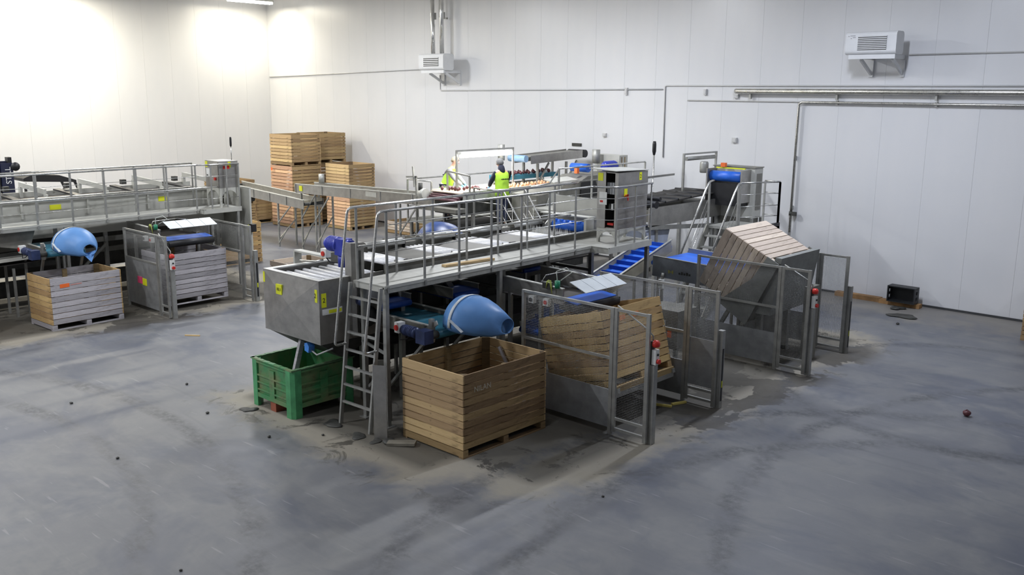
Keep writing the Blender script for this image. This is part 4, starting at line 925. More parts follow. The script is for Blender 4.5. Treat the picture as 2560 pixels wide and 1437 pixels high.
for i in range(6):
    v = 5.0 + 1.42 * i
    G().bar((-24.3, v + 0.5, 2.72), (-22.7, v + 0.5, 2.66), 0.05, 0.12).obj('gate_bar', PALE, t)
    G().box((-24.33, v + 0.47, 2.4), (-24.2, v + 0.53, 2.659)).obj('gate_leg', PALE, t)
    G().box((-22.75, v + 0.47, 2.4), (-22.62, v + 0.53, 2.6)).obj('gate_leg', PALE, t)
    G().bar((-24.2, v - 0.1, 2.55), (-22.8, v - 0.1, 2.5), 0.16, 0.04).obj('scraper_board', BLACK, t)
    G().cb((-23.9, v + 0.05, 2.66), (0.14, 0.12, 0.12)).obj('motor_block', DARKM, t)
G().box((-22.95, 12.9, 0.75), (-21.4, 12.95, 2.55)).obj('end_plate', PALE, t)
G().box((-22.95, 12.3, 0.9), (-22.9, 12.9, 2.5)).obj('end_plate', PALE, t)
G().box((-21.9, 12.82, 2.06), (-21.8, 12.895, 2.5)).obj('end_plate', PALE, t)
G().cb((-21.3, 12.9, 1.5), (0.12, 0.14, 0.2)).obj('switch_box', BLACK, t); G().cb((-21.38, 12.86, 1.48), (0.05, 0.08, 0.2)).obj('yellow_label', YELLOW, t)
for v in (4.5, 7.0, 9.6, 12.6):
    for u in (-24.3, -22.58): G().box((u - 0.04, v - 0.04, 0), (u + 0.04, v + 0.04, 1.6)).obj('leg', GALV, t)
for z0_, z1_ in ((0.1, 0.5), (0.6, 1.0), (1.05, 1.5)): G().box((-23.6, 2.6, z0_), (-23.57, 12.7, z1_)).obj('dark_filler_panel', DARKM, t)  # made-up dark panels, added to darken the underside of the left line
for z in (1.45, 1.2): G().box((-22.62, 2.6, z - 0.08), (-22.57, 12.7, z + 0.04)).obj('long_rail', DUSTY, t)
G().bar((-22.5, 4.6, 0.1), (-22.5, 6.6, 1.35), 0.05, 0.06).obj('diagonal_brace', GALV, t)
G().bar((-22.5, 8.5, 0.4), (-22.5, 9.6, 1.35), 0.05, 0.06).obj('diagonal_brace', GALV, t)
belt_conveyor('low grey conveyor under the left catwalk at the left picture edge', 'y', -22.35, -21.85, 3.5, 7.8, 1.18, 1.3, beltm=BELT, platem=PALE, plate=0.1, legs=((4.0, 1.0), (7.2, 1.1)))
G().prism([(0.0, 0.0), (0.75, 0.0), (0.9, 0.5), (-0.1, 0.5)], 'x', -21.95, -21.5)
single(G().prism([(6.95, 1.62), (7.55, 1.50), (7.7, 1.95), (6.85, 1.95)], 'x', -22.3, -21.75), 'collecting_chute', DUSTY, 'dusty grey sheet chute under the left catwalk beside the blue spout', 'chute', (-22.0, 7.3, 1.5))

# transfer conveyors between the two lines
def transfer(label, u0, u1, vc, z0, z1, legs, drum=False):
    t = thing('transfer_conveyor', label, 'conveyor', ((u0 + u1) / 2, vc, 0))
    for v in (vc - 0.36, vc + 0.36):
        G().bar((u0, v, z0 - 0.02), (u1, v, z1 - 0.02), 0.02, 0.28).obj('side_plate', STEEL, t)
        n = 5
        for i in range(n + 1):
            f = i / n; u = u0 + (u1 - u0) * f; z = z0 + (z1 - z0) * f; s = -0.02 if v < vc else 0.02
            G().box((u - 0.02, v + s - 0.01, z - 0.14), (u + 0.02, v + s + 0.01, z + 0.14)).obj('plate_joint', GALV, t)
    G().bar((u0, vc - 0.36, z0 + 0.13), (u1, vc - 0.36, z1 + 0.13), 0.05, 0.02).obj('side_flange', PALE, t)
    G().bar((u0, vc + 0.36, z0 + 0.13), (u1, vc + 0.36, z1 + 0.13), 0.05, 0.02).obj('side_flange', PALE, t)
    G().bar((u0, vc, z0 - 0.02), (u1, vc, z1 - 0.02), 0.68, 0.012).obj('belt', DUSTY, t)
    for u, z in ((u0, z0), (u1, z1)): G().cyl((u, vc - 0.345, z), (u, vc + 0.345, z), 0.05).obj('end_roller', DARKM, t)
    for u, z in legs:
        for v in (vc - 0.33, vc + 0.33): G().box((u - 0.025, v - 0.025, 0), (u + 0.025, v + 0.025, z)).obj('leg', GALV, t)
        G().bar((u, vc - 0.33, 0.25), (u, vc + 0.33, z * 0.6), 0.03, 0.03).obj('cross_brace', GALV, t)
        G().bar((u, vc - 0.36, z * 0.55), (u + 0.75, vc - 0.36, z - 0.03), 0.03, 0.04).obj('diagonal_strut', GALV, t)
        G().bar((u, vc - 0.36, 0.1), (u + 0.6, vc - 0.36, z * 0.5), 0.025, 0.03).obj('diagonal_strut', GALV, t)
    return t
t = transfer('long transfer conveyor running past the crate stacks to the inspection table', -25.3, -18.2, 17.3, 1.98, 2.12, ((-25.05, 1.83), (-24.3, 1.84), (-20.2, 1.9)))
G().cb((-25.0, 16.92, 1.98), (0.16, 0.015, 0.16)).obj('yellow_label', YELLOW, t)
G().cyl((-24.75, 17.55, 2.12), (-24.75, 17.55, 2.42), 0.09).obj('gear_motor', GALV, t)
G().box((-21.7, 16.92, 2.0), (-21.2, 16.93, 2.14)).obj('maker_plate', PALE, t)
t = transfer('lower transfer conveyor coming from the left line under the long one', -29.4, -24.6, 17.1, 1.75, 1.52, ((-26.1, 1.42),))
gearmotor(t, (-28.2, 16.9, 1.42), 'x', 0.09, 0.4, DARKM)
G().bar((-29.2, 16.7, 0.9), (-28.0, 16.7, 1.5), 0.04, 0.04).obj('diagonal_strut', PALE, t)

# ------------------------------------------------------------------ forklift behind the left catwalk
t = thing('forklift', 'dark forklift truck with mast parked behind the left catwalk', 'forklift', (-27.2, 9.8, 0))
for v in (8.78, 9.1): G().box((-27.25, v - 0.05, 0.1), (-27.05, v + 0.05, 3.2)).obj('mast_upright', BLACK, t)
G().box((-27.2, 8.84, 0.5), (-27.12, 9.04, 3.1)).obj('mast_plate', plain('navy_mast', (0.012, 0.016, 0.05), 0.45), t)
G().box((-27.05, 8.85, 1.2), (-27.0, 9.15, 3.05)).obj('mast_cover', bpy.data.materials['navy_mast'], t)
text('STILL', 0.2, t, WHITEP, facing('+x', (-26.995, 9.02, 2.72), PI / 2))
G().lathe([(0.001, 0), (0.11, 0), (0.12, 0.06), (0.001, 0.07)], (-27.02, 9.2, 2.95), 'x', 12).obj('mast_pulley', BLACK, t)
G().box((-28.0, 9.3, 0.2), (-26.9, 11.2, 1.5)).obj('body', plain('dark_truck_body', (0.02, 0.02, 0.028), 0.4), t)
G().box((-28.0, 11.2, 0.3), (-26.9, 11.6, 1.65)).obj('counterweight', WHITE, t)
G().prism([(9.35, 2.62), (9.6, 2.72), (10.3, 2.66), (10.75, 2.5), (10.75, 2.44), (9.35, 2.54)], 'x', -28.0, -26.9).obj('overhead_guard', BLACK, t)
for v, q in ((9.4, 9.4), (10.7, 11.1)):
    for u in (-27.95, -26.95): G().bar((u, v, 2.5), (u, q, 1.5), 0.06, 0.06, (0, 1, 0)).obj('guard_pillar', BLACK, t)
G().box((-27.8, 10.3, 1.5), (-27.1, 10.8, 1.62)).obj('seat', BLACK, t); G().box((-27.8, 10.7, 1.62), (-27.1, 10.82, 2.2)).obj('seat_back', BLACK, t)
G().box((-26.95, 9.45, 1.5), (-26.9, 9.7, 2.3)).obj('side_panel', WHITE, t); G().box((-26.95, 9.9, 1.5), (-26.9, 10.15, 2.25)).obj('side_panel', WHITE, t)
for v in (9.5, 11.1):
    for u in (-28.02, -26.86): G().lathe([(0.001, -0.09), (0.24, -0.09), (0.29, -0.05), (0.29, 0.05), (0.24, 0.09), (0.001, 0.09)], (u, v, 0.29), 'x', 18).obj('wheel', RUBBER, t)

# ------------------------------------------------------------------ inspection line on its platform (back, middle)
DK = 1.52
def rail_run(t, pts, H=1.05, rods=(0.35, 0.7), posts=True):
    G().tube([(p[0], p[1], p[2] + H) for p in pts], 0.02, 8).obj('handrail', TUBE, t)
    for k in rods: G().tube([(p[0], p[1], p[2] + k) for p in pts], 0.008, 6).obj('guard_rod', TUBE, t)
    if posts:
        for p in pts: G().box((p[0] - 0.02, p[1] - 0.02, p[2]), (p[0] + 0.02, p[1] + 0.02, p[2] + H - 0.01)).obj('post', GALV, t)
t = thing('work_platform', 'raised work platform with handrails and steps around the inspection table', 'platform', (-18.0, 18.6, 0))
G().box((-17.25, 16.95, DK - 0.08), (-16.2, 20.8, DK)).obj('deck', DECK, t)
G().box((-19.9, 16.95, DK - 0.08), (-18.85, 20.8, DK)).obj('deck', DECK, t)
for v0_, v1_, z0_, z1_ in ((17.1, 20.6, 0.9, 1.4), (17.4, 20.6, 0.2, 0.75)): G().box((-16.45, v0_, z0_), (-16.42, v1_, z1_)).obj('dark_filler_panel', DARKM, t)  # dark panels added to close off the bright view under the platform
G().box((-17.2, 17.03, 0.85), (-16.5, 17.06, 1.4)).obj('dark_filler_panel', DARKM, t)
for u in (-19.8, -18.95, -17.15, -16.3):
    for v in (17.05, 20.7): G().box((u - 0.035, v - 0.035, 0), (u + 0.035, v + 0.035, DK - 0.08)).obj('leg', GALV, t)
rail_run(t, [(-17.22, 16.98, DK), (-16.22, 16.98, DK)])
rail_run(t, [(-19.87, 20.7, DK), (-19.87, 18.9, DK), (-19.87, 16.98, DK), (-18.87, 16.98, DK)], 1.1)
rail_run(t, [(-16.22, 17.85, DK), (-16.22, 19.3, DK), (-16.22, 20.7, DK)], 1.05)
for v in (17.0, 17.8):
    G().bar((-16.2, v, DK - 0.03), (-14.95, v, 0.06), 0.03, 0.16).obj('stringer', GALV, t)
    G().tube([(-16.3, v, DK + 1.05), (-16.15, v, DK + 1.02), (-15.0, v, 1.05)], 0.022, 8).obj('handrail', TUBE, t)
    for k in (0.4, 0.7): G().tube([(-16.2, v, DK + k), (-15.0, v, k + 0.05)], 0.008, 6).obj('guard_rod', TUBE, t)
    for i in range(5): G().tube([(-16.1 + 0.24 * i, v, DK - 0.1 - 0.28 * i), (-16.1 + 0.24 * i, v, DK + 0.95 - 0.28 * i)], 0.008, 6).obj('baluster', TUBE, t)
for i in range(5): G().box((-16.15 + 0.25 * i, 17.02, DK - 0.28 - 0.28 * i), (-15.92 + 0.25 * i, 17.78, DK - 0.25 - 0.28 * i)).obj('step', DECK, t)
t = thing('inspection_table', 'inspection belt table with red beets and pale roots under a lit tube lamp', 'table', (-18.05, 18.8, 0))
TZ = 2.42
PBELT = plain('cream_belt', (0.62, 0.50, 0.38), 0.5, 0, 0.12, 3)
G().box((-18.62, 16.72, TZ - 0.02), (-17.48, 21.4, TZ)).obj('belt', PBELT, t)
for i in range(4): G().cyl((-18.6, 16.66 + 0.07 * i - 0.06, TZ - 0.04 - 0.05 * (3 - i)), (-17.45, 16.66 + 0.07 * i - 0.06, TZ - 0.04 - 0.05 * (3 - i)), 0.035, n=10).obj('end_roller', plain('maroon_roller', (0.12, 0.05, 0.06), 0.4) if i == 0 else bpy.data.materials['maroon_roller'], t)
G().cyl((-18.82, 16.55, TZ - 0.08), (-18.63, 16.55, TZ - 0.08), 0.14).obj('roller_hub', PALE, t)
for u in (-18.66, -17.44): G().box((u - 0.02, 16.8, TZ - 0.2), (u + 0.02, 21.4, TZ + 0.03)).obj('side_plate', PALE, t)
G().box((-18.6, 16.85, TZ - 0.6), (-17.5, 21.3, TZ - 0.25)).obj('frame_box', DARKM, t)
for v in (17.2, 19.2, 21.1):
    for u in (-18.6, -17.5): G().box((u - 0.03, v - 0.03, 0), (u + 0.03, v + 0.03, TZ - 0.6)).obj('leg', GALV, t)
G().prism([(17.0, 1.55), (21.2, 1.55), (20.8, 0.5), (17.5, 0.5)], 'x', -18.5, -17.55).obj('dark_filler_body', DARKM, t)  # made-up dark body, added to darken the open space under the table
G().box((-18.75, 16.3, 1.95), (-17.2, 16.7, 2.05)).obj('infeed_slide', DUSTY, t)
# upper return belt with beets
G().box((-18.6, 19.0, TZ + 0.24), (-18.1, 21.4, TZ + 0.27)).obj('upper_belt', TEAL, t)
for u in (-18.63, -18.07): G().box((u - 0.015, 19.0, TZ + 0.16), (u + 0.015, 21.4, TZ + 0.28)).obj('upper_side_plate', TEAL, t)
for v in (19.1, 21.3): G().box((-18.62, v - 0.02, TZ), (-18.58, v + 0.02, TZ + 0.16)).obj('bracket', PALE, t)
t = thing('table_lamp_frame', 'lit fluorescent lamp in a tube frame over the inspection table', 'lamp', (-18.05, 18.3, TZ))
for v in (17.15, 19.35): G().box((-18.07, v - 0.025, TZ), (-18.03, v + 0.025, 3.46)).obj('frame_post', GALV, t)
G().box((-18.07, 17.125, 3.46), (-18.03, 19.375, 3.5)).obj('frame_bar', GALV, t)
G().box((-18.12, 17.25, 3.38), (-17.98, 19.25, 3.44)).obj('lamp_housing', WHITE, t)
G().cyl((-18.05, 17.28, 3.33), (-18.05, 19.22, 3.33), 0.04).obj('lamp_tube', TABLELAMP, t)
G().cyl((-17.97, 17.28, 3.34), (-17.97, 19.22, 3.34), 0.03).obj('lamp_tube', TABLELAMP, t)
area('table_light', (-18.03, 18.25, 3.27), (0, 0, 0), 0.2, 1.9, 45, (1.0, 0.99, 0.95))
t = thing('machine_frame', 'tube guard frame with black motor at the near end of the inspection table', 'frame', (-18.9, 16.6, 0))
for p, q in (((-18.95, 16.5, 0), (-18.95, 16.5, 2.78)), ((-19.35, 16.5, 2.75), (-18.9, 16.5, 2.78)), ((-18.2, 16.95, 2.45), (-18.2, 16.95, 2.95)), ((-17.35, 16.95, 2.45), (-17.35, 16.95, 2.85)), ((-18.2, 16.95, 2.95), (-17.35, 16.95, 2.87)), ((-18.96, 16.45, 2.5), (-19.02, 16.45, 3.05))):
    G().bar(p, q, 0.04, 0.04).obj('frame_tube', GALV, t)
G().cyl((-18.78, 16.5, 2.4), (-18.78, 16.5, 2.62), 0.06).obj('motor', DARKM, t)
# loads on the belts
def beet_mesh(m, nm):
    return G().lathe([(0.001, -0.055), (0.012, -0.045), (0.035, -0.03), (0.047, 0), (0.04, 0.025), (0.018, 0.042), (0.012, 0.06), (0.001, 0.06)], (0, 0, 0.05), 'z', 9).mesh(nm, m)
BEET = plain('beet_skin', (0.10, 0.025, 0.03), 0.45, 0, 0.3, 20); ROOT = plain('pale_root_skin', (0.66, 0.36, 0.20), 0.5, 0, 0.2, 20)
bm_, rm_ = beet_mesh(BEET, 'beetroot'), beet_mesh(ROOT, 'root_vegetable')
random.seed(11)
def veg(me, n, label, grp, u0, u1, v0, v1, z):
    pts = []
    for i in range(n):
        for _ in range(60):
            p = (random.uniform(u0, u1), random.uniform(v0, v1))
            if all((p[0] - q[0]) ** 2 + (p[1] - q[1]) ** 2 > 0.0105 for q in pts): break
        pts.append(p)
        o = bpy.data.objects.new(me.name, me); COL.objects.link(o); o.location = (p[0], p[1], z); s = random.uniform(0.85, 1.1); o.scale = (s, s, s); o.rotation_euler = (0, 0, random.random() * 6)
        tag(o, label, 'vegetable', grp)
veg(bm_, 11, 'dark beetroot near the roller end of the inspection belt', 'beets at the near end of the table', -18.5, -17.95, 16.95, 17.35, TZ)
veg(bm_, 8, 'dark beetroot in the second cluster along the inspection belt', 'beets in the second cluster', -18.2, -17.6, 17.6, 17.95, TZ)
veg(bm_, 34, 'dark beetroot on the raised teal belt beside the lamp', 'beets on the raised belt', -18.55, -18.15, 19.1, 21.3, TZ + 0.27)
veg(rm_, 22, 'pale orange root on the inspection belt below the raised belt', 'pale roots on the belt', -17.95, -17.55, 18.7, 20.4, TZ)
# things behind the inspection line
t = thing('elevated_conveyor', 'long grey conveyor box high behind the inspection table', 'conveyor', (-18.2, 21.2, 0))
for u in (-18.55, -17.9): G().bar((u, 19.95, 3.12), (u, 22.3, 3.2), 0.02, 0.24).obj('side_plate', STEEL, t)
G().bar((-18.22, 19.9, 3.2), (-18.22, 22.4, 3.28), 0.6, 0.012).obj('belt', DUSTY, t)
G().cyl((-18.55, 19.75, 3.16), (-17.9, 19.75, 3.16), 0.1).obj('end_drum', plain('pale_blue_drum', (0.25, 0.40, 0.60), 0.4), t)
G().cyl((-18.55, 22.45, 3.2), (-17.9, 22.45, 3.2), 0.12).obj('end_drum', BLACK, t)
G().cyl((-18.6, 19.45, 3.1), (-18.6, 19.45, 3.55), 0.1).obj('gear_motor', GALV, t)
for v in (20.3, 21.6):
    for u in (-18.5, -17.95): G().box((u - 0.03, v - 0.03, 0), (u + 0.03, v + 0.03, 3.0)).obj('leg', GALV, t)
    G().bar((-17.95, v, 2.4), (-17.95, v + 0.5, 3.0), 0.04, 0.05).obj('diagonal_strut', GALV, t)
# second platform and processing machine right behind the cabinet
t = thing('rear_platform', 'rear platform with handrail and stepped side sheets behind the main cabinet', 'platform', (-15.4, 19.6, 0))
D2 = 2.08
G().box((-16.0, 17.9, D2 - 0.06), (-15.1, 21.8, D2)).obj('deck', DECK, t)
rail_run(t, [(-15.15, 17.95, D2), (-15.15, 19.3, D2), (-15.15, 20.6, D2), (-15.15, 21.7, D2)], 1.06, (0.35, 0.7))
G().tube([(-15.15, 16.6, 2.72), (-15.15, 17.6, 2.8), (-15.15, 17.95, D2 + 1.06)], 0.02, 8).obj('handrail', TUBE, t)
for v in (18.0, 21.6):
    for u in (-15.9, -15.2): G().box((u - 0.035, v - 0.035, 0), (u + 0.035, v + 0.035, D2 - 0.06)).obj('leg', GALV, t)
G().bar((-15.12, 16.9, 1.3), (-15.12, 17.9, D2), 0.03, 0.16).obj('stringer', GALV, t)
t = thing('washing_machine_unit', 'boxy grey processing machine with blue drives behind the rear platform rail', 'machine', (-16.2, 20.5, 0))
G().prism([(18.3, 1.5), (21.9, 1.5), (21.9, 2.75), (20.4, 2.75), (19.6, 2.45), (18.3, 2.35)], 'x', -17.1, -16.15).obj('body', DUSTY, t)
G().plate([(-16.1, 18.9, 2.66), (-16.1, 19.9, 2.68), (-16.5, 19.9, 2.74), (-16.5, 18.9, 2.72)], 0.02).obj('cover_plate', PALE, t)
G().plate([(-16.13, 18.4, 1.7), (-16.13, 19.4, 1.7), (-16.13, 19.2, 2.3), (-16.13, 18.8, 2.45)], 0.02).obj('chute_sheet', PALE, t)
G().plate([(-16.12, 20.0, 2.1), (-16.12, 20.9, 2.2), (-16.12, 20.7, 2.6), (-16.12, 20.1, 2.6)], 0.02).obj('chute_sheet', BLACK, t)
G().cyl((-16.9, 20.6, 2.95), (-16.3, 20.6, 2.95), 0.12).obj('blue_drum', BLUE, t)
gearmotor(t, (-16.3, 21.3, 2.95), 'y', 0.16, 0.5, MOTOR)
G().cyl((-16.9, 21.7, 3.0), (-16.9, 21.7, 3.4), 0.12).obj('gear_motor', GALV, t)
G().box((-17.1, 21.9, 2.75), (-16.2, 22.3, 3.25)).obj('head_box', PALE, t)
for k in (0.2, 0.5): G().box((-16.199, 21.9 + k * 0.5, 2.8), (-16.19, 21.93 + k * 0.5, 3.2)).obj('head_slot', W_OLIVE, t)
G().cb((-16.4, 20.2, 2.9), (0.1, 0.1, 0.16)).obj('beacon', ORANGE, t)
for v in (18.1, 21.7):
    for u in (-17.0, -16.25): G().box((u - 0.04, v - 0.04, 0), (u + 0.04, v + 0.04, 1.5)).obj('leg', GALV, t)
t = thing('signal_pole', 'pole with black tip standing above the main control cabinet', 'pole', (-15.0, 21.9, 0))
G().cyl((-15.0, 21.9, 0), (-15.0, 21.9, 3.35), 0.022, n=8).obj('rod', TUBE, t)
G().lathe([(0.001, 0), (0.03, 0.0), (0.055, 0.1), (0.055, 0.3), (0.04, 0.38), (0.001, 0.38)], (-15.0, 21.9, 3.33), 'z', 12).obj('tip', BLACK, t)
# blue dome under the inspection line
t = thing('dome_spout', 'dark blue domed spout under the inspection table beyond the catwalk rails', 'chute', (-16.4, 15.2, 0))
DOME = plain('dark_blue_sheet', (0.010, 0.042, 0.17), 0.4, 0, 0.12, 4)
rows = [[(-16.9 + 0.9 * k / 6, 15.25 + r * math.cos(a), 1.36 + r * 0.86 * math.sin(a)) for a in [PI * i / 16 for i in range(17)]] for k, r in enumerate((0.6, 0.62, 0.62, 0.6, 0.52, 0.4, 0.26))]
G().grid(rows).obj('dome_sheet', DOME, t, solid=0.01)
G().box((-18.4, 14.9, 1.2), (-16.6, 15.6, 1.26)).obj('belt', BELT, t)
for v in (14.88, 15.62):
    G().box((-18.4, v - 0.02, 1.12), (-16.5, v + 0.02, 1.34)).obj('side_plate', DUSTY, t)
    for u in (-18.2, -16.7): G().box((u - 0.03, v - 0.03, 0), (u + 0.03, v + 0.03, 1.12)).obj('leg', GALV, t)

# ------------------------------------------------------------------ right hand machine with its stairs
t = thing('roller_table', 'dark roller table with unlit lamp frame left of the right stairs', 'machine', (-12.7, 18.9, 0))
G().box((-13.35, 17.7, 2.1), (-12.15, 20.9, 2.36)).obj('frame_box', DUSTY, t)
for u in (-13.37, -12.13): G().box((u - 0.02, 17.6, 2.0), (u + 0.02, 20.9, 2.44)).obj('side_plate', STEEL, t)
G().bar((-12.75, 18.05, 2.5), (-12.75, 20.85, 2.6), 1.18, 0.03).obj('belt', plain('matt_black_belt', (0.03, 0.028, 0.026), 0.8, 0, 0.3), t)
for i in range(5): G().cyl((-13.34, 18.3 + 0.55 * i, 2.525 + 0.02 * i), (-12.16, 18.3 + 0.55 * i, 2.525 + 0.02 * i), 0.03, n=8).obj('cross_rod', BLACK, t)
G().cyl((-13.4, 17.86, 2.5), (-12.1, 17.86, 2.5), 0.09).obj('drive_roller', BLACK, t); G().cyl((-13.4, 18.0, 2.62), (-12.1, 18.0, 2.62), 0.05).obj('drive_roller', BLACK, t)
for p, q in (((-13.2, 18.0, 2.45), (-13.2, 18.0, 2.98)), ((-13.2, 18.0, 2.98), (-13.2, 20.2, 3.0)), ((-13.45, 17.3, 2.4), (-13.3, 17.85, 2.9)), ((-13.2, 19.0, 2.45), (-13.2, 19.0, 2.98))): G().bar(p, q, 0.04, 0.05).obj('guard_tube', GALV, t)
G().lathe([(0.001, 0), (0.16, 0), (0.16, 0.05), (0.001, 0.05)], (-13.5, 17.6, 2.62), 'x', 16).obj('belt_guard', DUSTY, t)
for v in (20.2, 21.75): G().box((-12.95, v - 0.025, 2.36), (-12.9, v + 0.025, 3.5)).obj('lamp_post', GALV, t)
G().box((-12.95, 20.175, 3.5), (-12.9, 21.775, 3.54)).obj('lamp_bar', GALV, t)
G().cyl((-12.92, 20.3, 3.4), (-12.92, 21.65, 3.4), 0.05).obj('lamp_tube', GALV, t, 'unlit lamp tube')
for v in (18.0, 20.7):
    for u in (-13.3, -12.2): G().box((u - 0.04, v - 0.04, 0), (u + 0.04, v + 0.04, 2.1)).obj('leg', GALV, t)
G().bar((-12.13, 17.7, 1.98), (-12.13, 20.8, 1.75), 0.04, 0.1).obj('lower_beam', GALV, t)
G().prism([(17.6, 1.9), (18.6, 1.9), (18.35, 1.1), (17.9, 1.1)], 'x', -12.9, -12.2).obj('outlet_chute', plain('pale_outlet_sheet', (0.36, 0.40, 0.50), 0.5), t)
t = thing('feeder', 'feeding unit with bright blue roller and steel hood at the top of the right stairs', 'machine', (-11.5, 20.6, 0))
G().box((-11.95, 20.75, 2.0), (-10.8, 21.15, 3.24)).obj('body', PALE, t)
G().cyl((-11.85, 20.5, 3.02), (-10.95, 20.5, 3.02), 0.13).obj('blue_roller', BLUE, t)
for u in (-11.88, -10.92): G().box((u - 0.02, 20.3, 2.4), (u + 0.02, 20.749, 3.2)).obj('bearing_plate', STEEL, t)
G().box((-11.8, 20.6, 3.2), (-11.0, 20.65, 3.23)).obj('yellow_bar', YELLOW, t); G().cb((-11.6, 20.62, 3.29), (0.12, 0.1, 0.1)).obj('connector', ORANGE, t)
G().box((-11.85, 20.45, 2.3), (-10.95, 20.745, 2.85)).obj('feed_throat', BLACK, t)
G().box((-11.97, 20.72, 3.241), (-10.78, 21.17, 3.26)).obj('lid', DUSTY, t)
G().box((-10.799, 20.85, 2.2), (-10.79, 21.1, 3.1)).obj('side_door', DUSTY, t)
G().lathe([(0.001, 0), (0.1, 0), (0.11, 0.03), (0.11, 0.24), (0.09, 0.28), (0.001, 0.28)], (-12.15, 20.6, 3.06), 'z', 12).obj('gear_motor', GALV, t)
G().prism([(20.76, 1.995), (21.14, 1.995), (21.1, 0.9), (20.8, 0.9)], 'x', -11.9, -10.85).obj('lower_hopper', DUSTY, t)
for u in (-11.9, -10.8):
    for v in (20.72, 21.18): G().box((u - 0.03, v - 0.03, 0), (u + 0.03, v + 0.03, 1.999)).obj('leg', GALV, t)
t.location.x -= 0.42
t = thing('stair_platform', 'steep steel stairs with tubular handrails up to the right hand platform', 'stairs', (-11.2, 19.0, 0))
SP = 1.95
G().box((-11.55, 19.25, SP - 0.06), (-10.3, 20.4, SP)).obj('deck', DECK, t)
for u in (-11.55, -10.78):
    G().bar((u, 17.95, 0.0), (u, 19.25, SP - 0.02), 0.03, 0.2, (0, 0, 1)).obj('stringer', DUSTY, t)
    G().tube([(u, 17.85, 1.02), (u, 19.05, SP + 0.85)] + arc(((u, 19.05, SP + .85), (u, 19.6, SP + 1.05)), (u, 19.22, SP + 1.05), 0.1) + [(u, 19.4, SP + 1.05)], 0.025, 8).obj('handrail', TUBE, t)
    for k in (0.3, 0.55, 0.8): G().tube([(u, 18.0, k), (u, 19.15, SP - 0.2 + k)], 0.008, 6).obj('guard_rod', TUBE, t)
    for v, z in ((18.05, 0.2), (19.22, SP)): G().box((u - 0.02, v - 0.02, z), (u + 0.02, v + 0.02, z + 1.0)).obj('post', GALV, t)
for i in range(7): G().box((-11.53, 18.0 + 0.175 * i, 0.2 + 0.25 * i), (-10.80, 18.2 + 0.175 * i, 0.23 + 0.25 * i)).obj('step', DECK, t)
rail_run(t, [(-10.78, 19.3, SP), (-10.33, 20.35, SP)], 1.05, (0.25, 0.5, 0.78))
rail_run(t, [(-10.33, 20.35, SP), (-10.72, 20.35, SP)], 1.05, (0.25, 0.5, 0.78))
for u, v in ((-11.5, 19.3), (-10.38, 20.32), (-10.8, 19.3)): G().box((u - 0.03, v - 0.03, 0), (u + 0.03, v + 0.03, SP - 0.06)).obj('leg', GALV, t)
G().box((-10.36, 19.3, SP - 0.1), (-10.3, 20.4, SP + 0.08)).obj('toe_board', BLACK, t)

# ------------------------------------------------------------------ wall heaters, pipes, boxes
def heater(label, u0, u1, v0, v1, z0, z1, grill, n, dots=True):
    t = thing('wall_heater', label, 'heater', ((u0 + u1) / 2, VB, z0 - 0.5))
    r = 0.09; P = []
    for cx, cz, a0 in ((v0 + r, z0 + r, 180), (v1 - r, z0 + r, 270), (v1 - r, z1 - r, 0), (v0 + r, z1 - r, 90)):
        P += [(cx + r * math.cos(math.radians(a0 + 90 * i / 4)), cz + r * math.sin(math.radians(a0 + 90 * i / 4))) for i in range(5)]
    G().prism(P, 'x', u0, u1).obj('casing', HEATER, t)
    g0, g1, h0, h1 = grill
    G().box((g0, v0 - 0.006, h0), (g1, v0 - 0.001, h1)).obj('grille_recess', DARKM, t)
    st = (h1 - h0) / n
    for i in range(n): G().box((g0, v0 - 0.02, h0 + st * i + st * 0.42), (g1, v0 - 0.0065, h0 + st * i + st * 0.95)).obj('louvre', HEATER, t)
    for u in (u0 + 0.3, u1 - 0.15):
        G().box((u - 0.03, v0 + 0.08, z0 - 0.09), (u + 0.03, VB - 0.012, z0 - 0.002)).obj('bracket_arm', HEATER, t)
        G().box((u - 0.05, VB - 0.06, z0 - 0.5), (u + 0.05, VB - 0.012, z0 - 0.1)).obj('bracket_plate', HEATER, t)
        G().bar((u, v0 + 0.25, z0 - 0.1), (u, VB - 0.06, z0 - 0.42), 0.05, 0.08).obj('bracket_brace', HEATER, t)
    G().box((u0 + 0.08, v0 + 0.04, z0 - 0.1), (u1 - 0.02, v0 + 0.1, z0 - 0.002)).obj('front_bar', HEATER, t)
    return t
h = heater('right hand white wall heater with eight dark louvre slots', -9.72, -8.52, 21.95, 22.4, 5.95, 6.47, (-9.42, -8.74, 6.05, 6.37), 8)
for i, (w_, z) in enumerate(((0.03, 6.36), (0.03, 6.31), (0.12, 6.37), (0.07, 6.33))): G().box((-9.66 + 0.06 * (i % 2) * 1.0 + 0.05 * (i > 1), 21.947, z), (-9.66 + 0.06 * (i % 2) + 0.05 * (i > 1) + w_, 21.9495, z + 0.022)).obj('logo_mark', plain('grey_print', (0.42, 0.42, 0.44), 0.6) if 'grey_print' not in bpy.data.materials else bpy.data.materials['grey_print'], h)
heater('left white wall heater hanging below two chrome pipes', -25.0, -23.75, 21.95, 22.45, 5.75, 6.3, (-24.75, -23.98, 5.88, 6.18), 5)
def pipe(name, label, pts, r, m, clips=(), loc=None, n=10):
    t = thing(name, label, 'pipe', loc or pts[0])
    G().tube(pts, r, n).obj('tube', m, t)
    for c in clips: G().cb(c, (0.05, 0.08, r * 3)).obj('clip', GALV, t)
    return t
CHROME = steel('bright_pipe', (0.80, 0.80, 0.79), 0.14, 0.95, False)
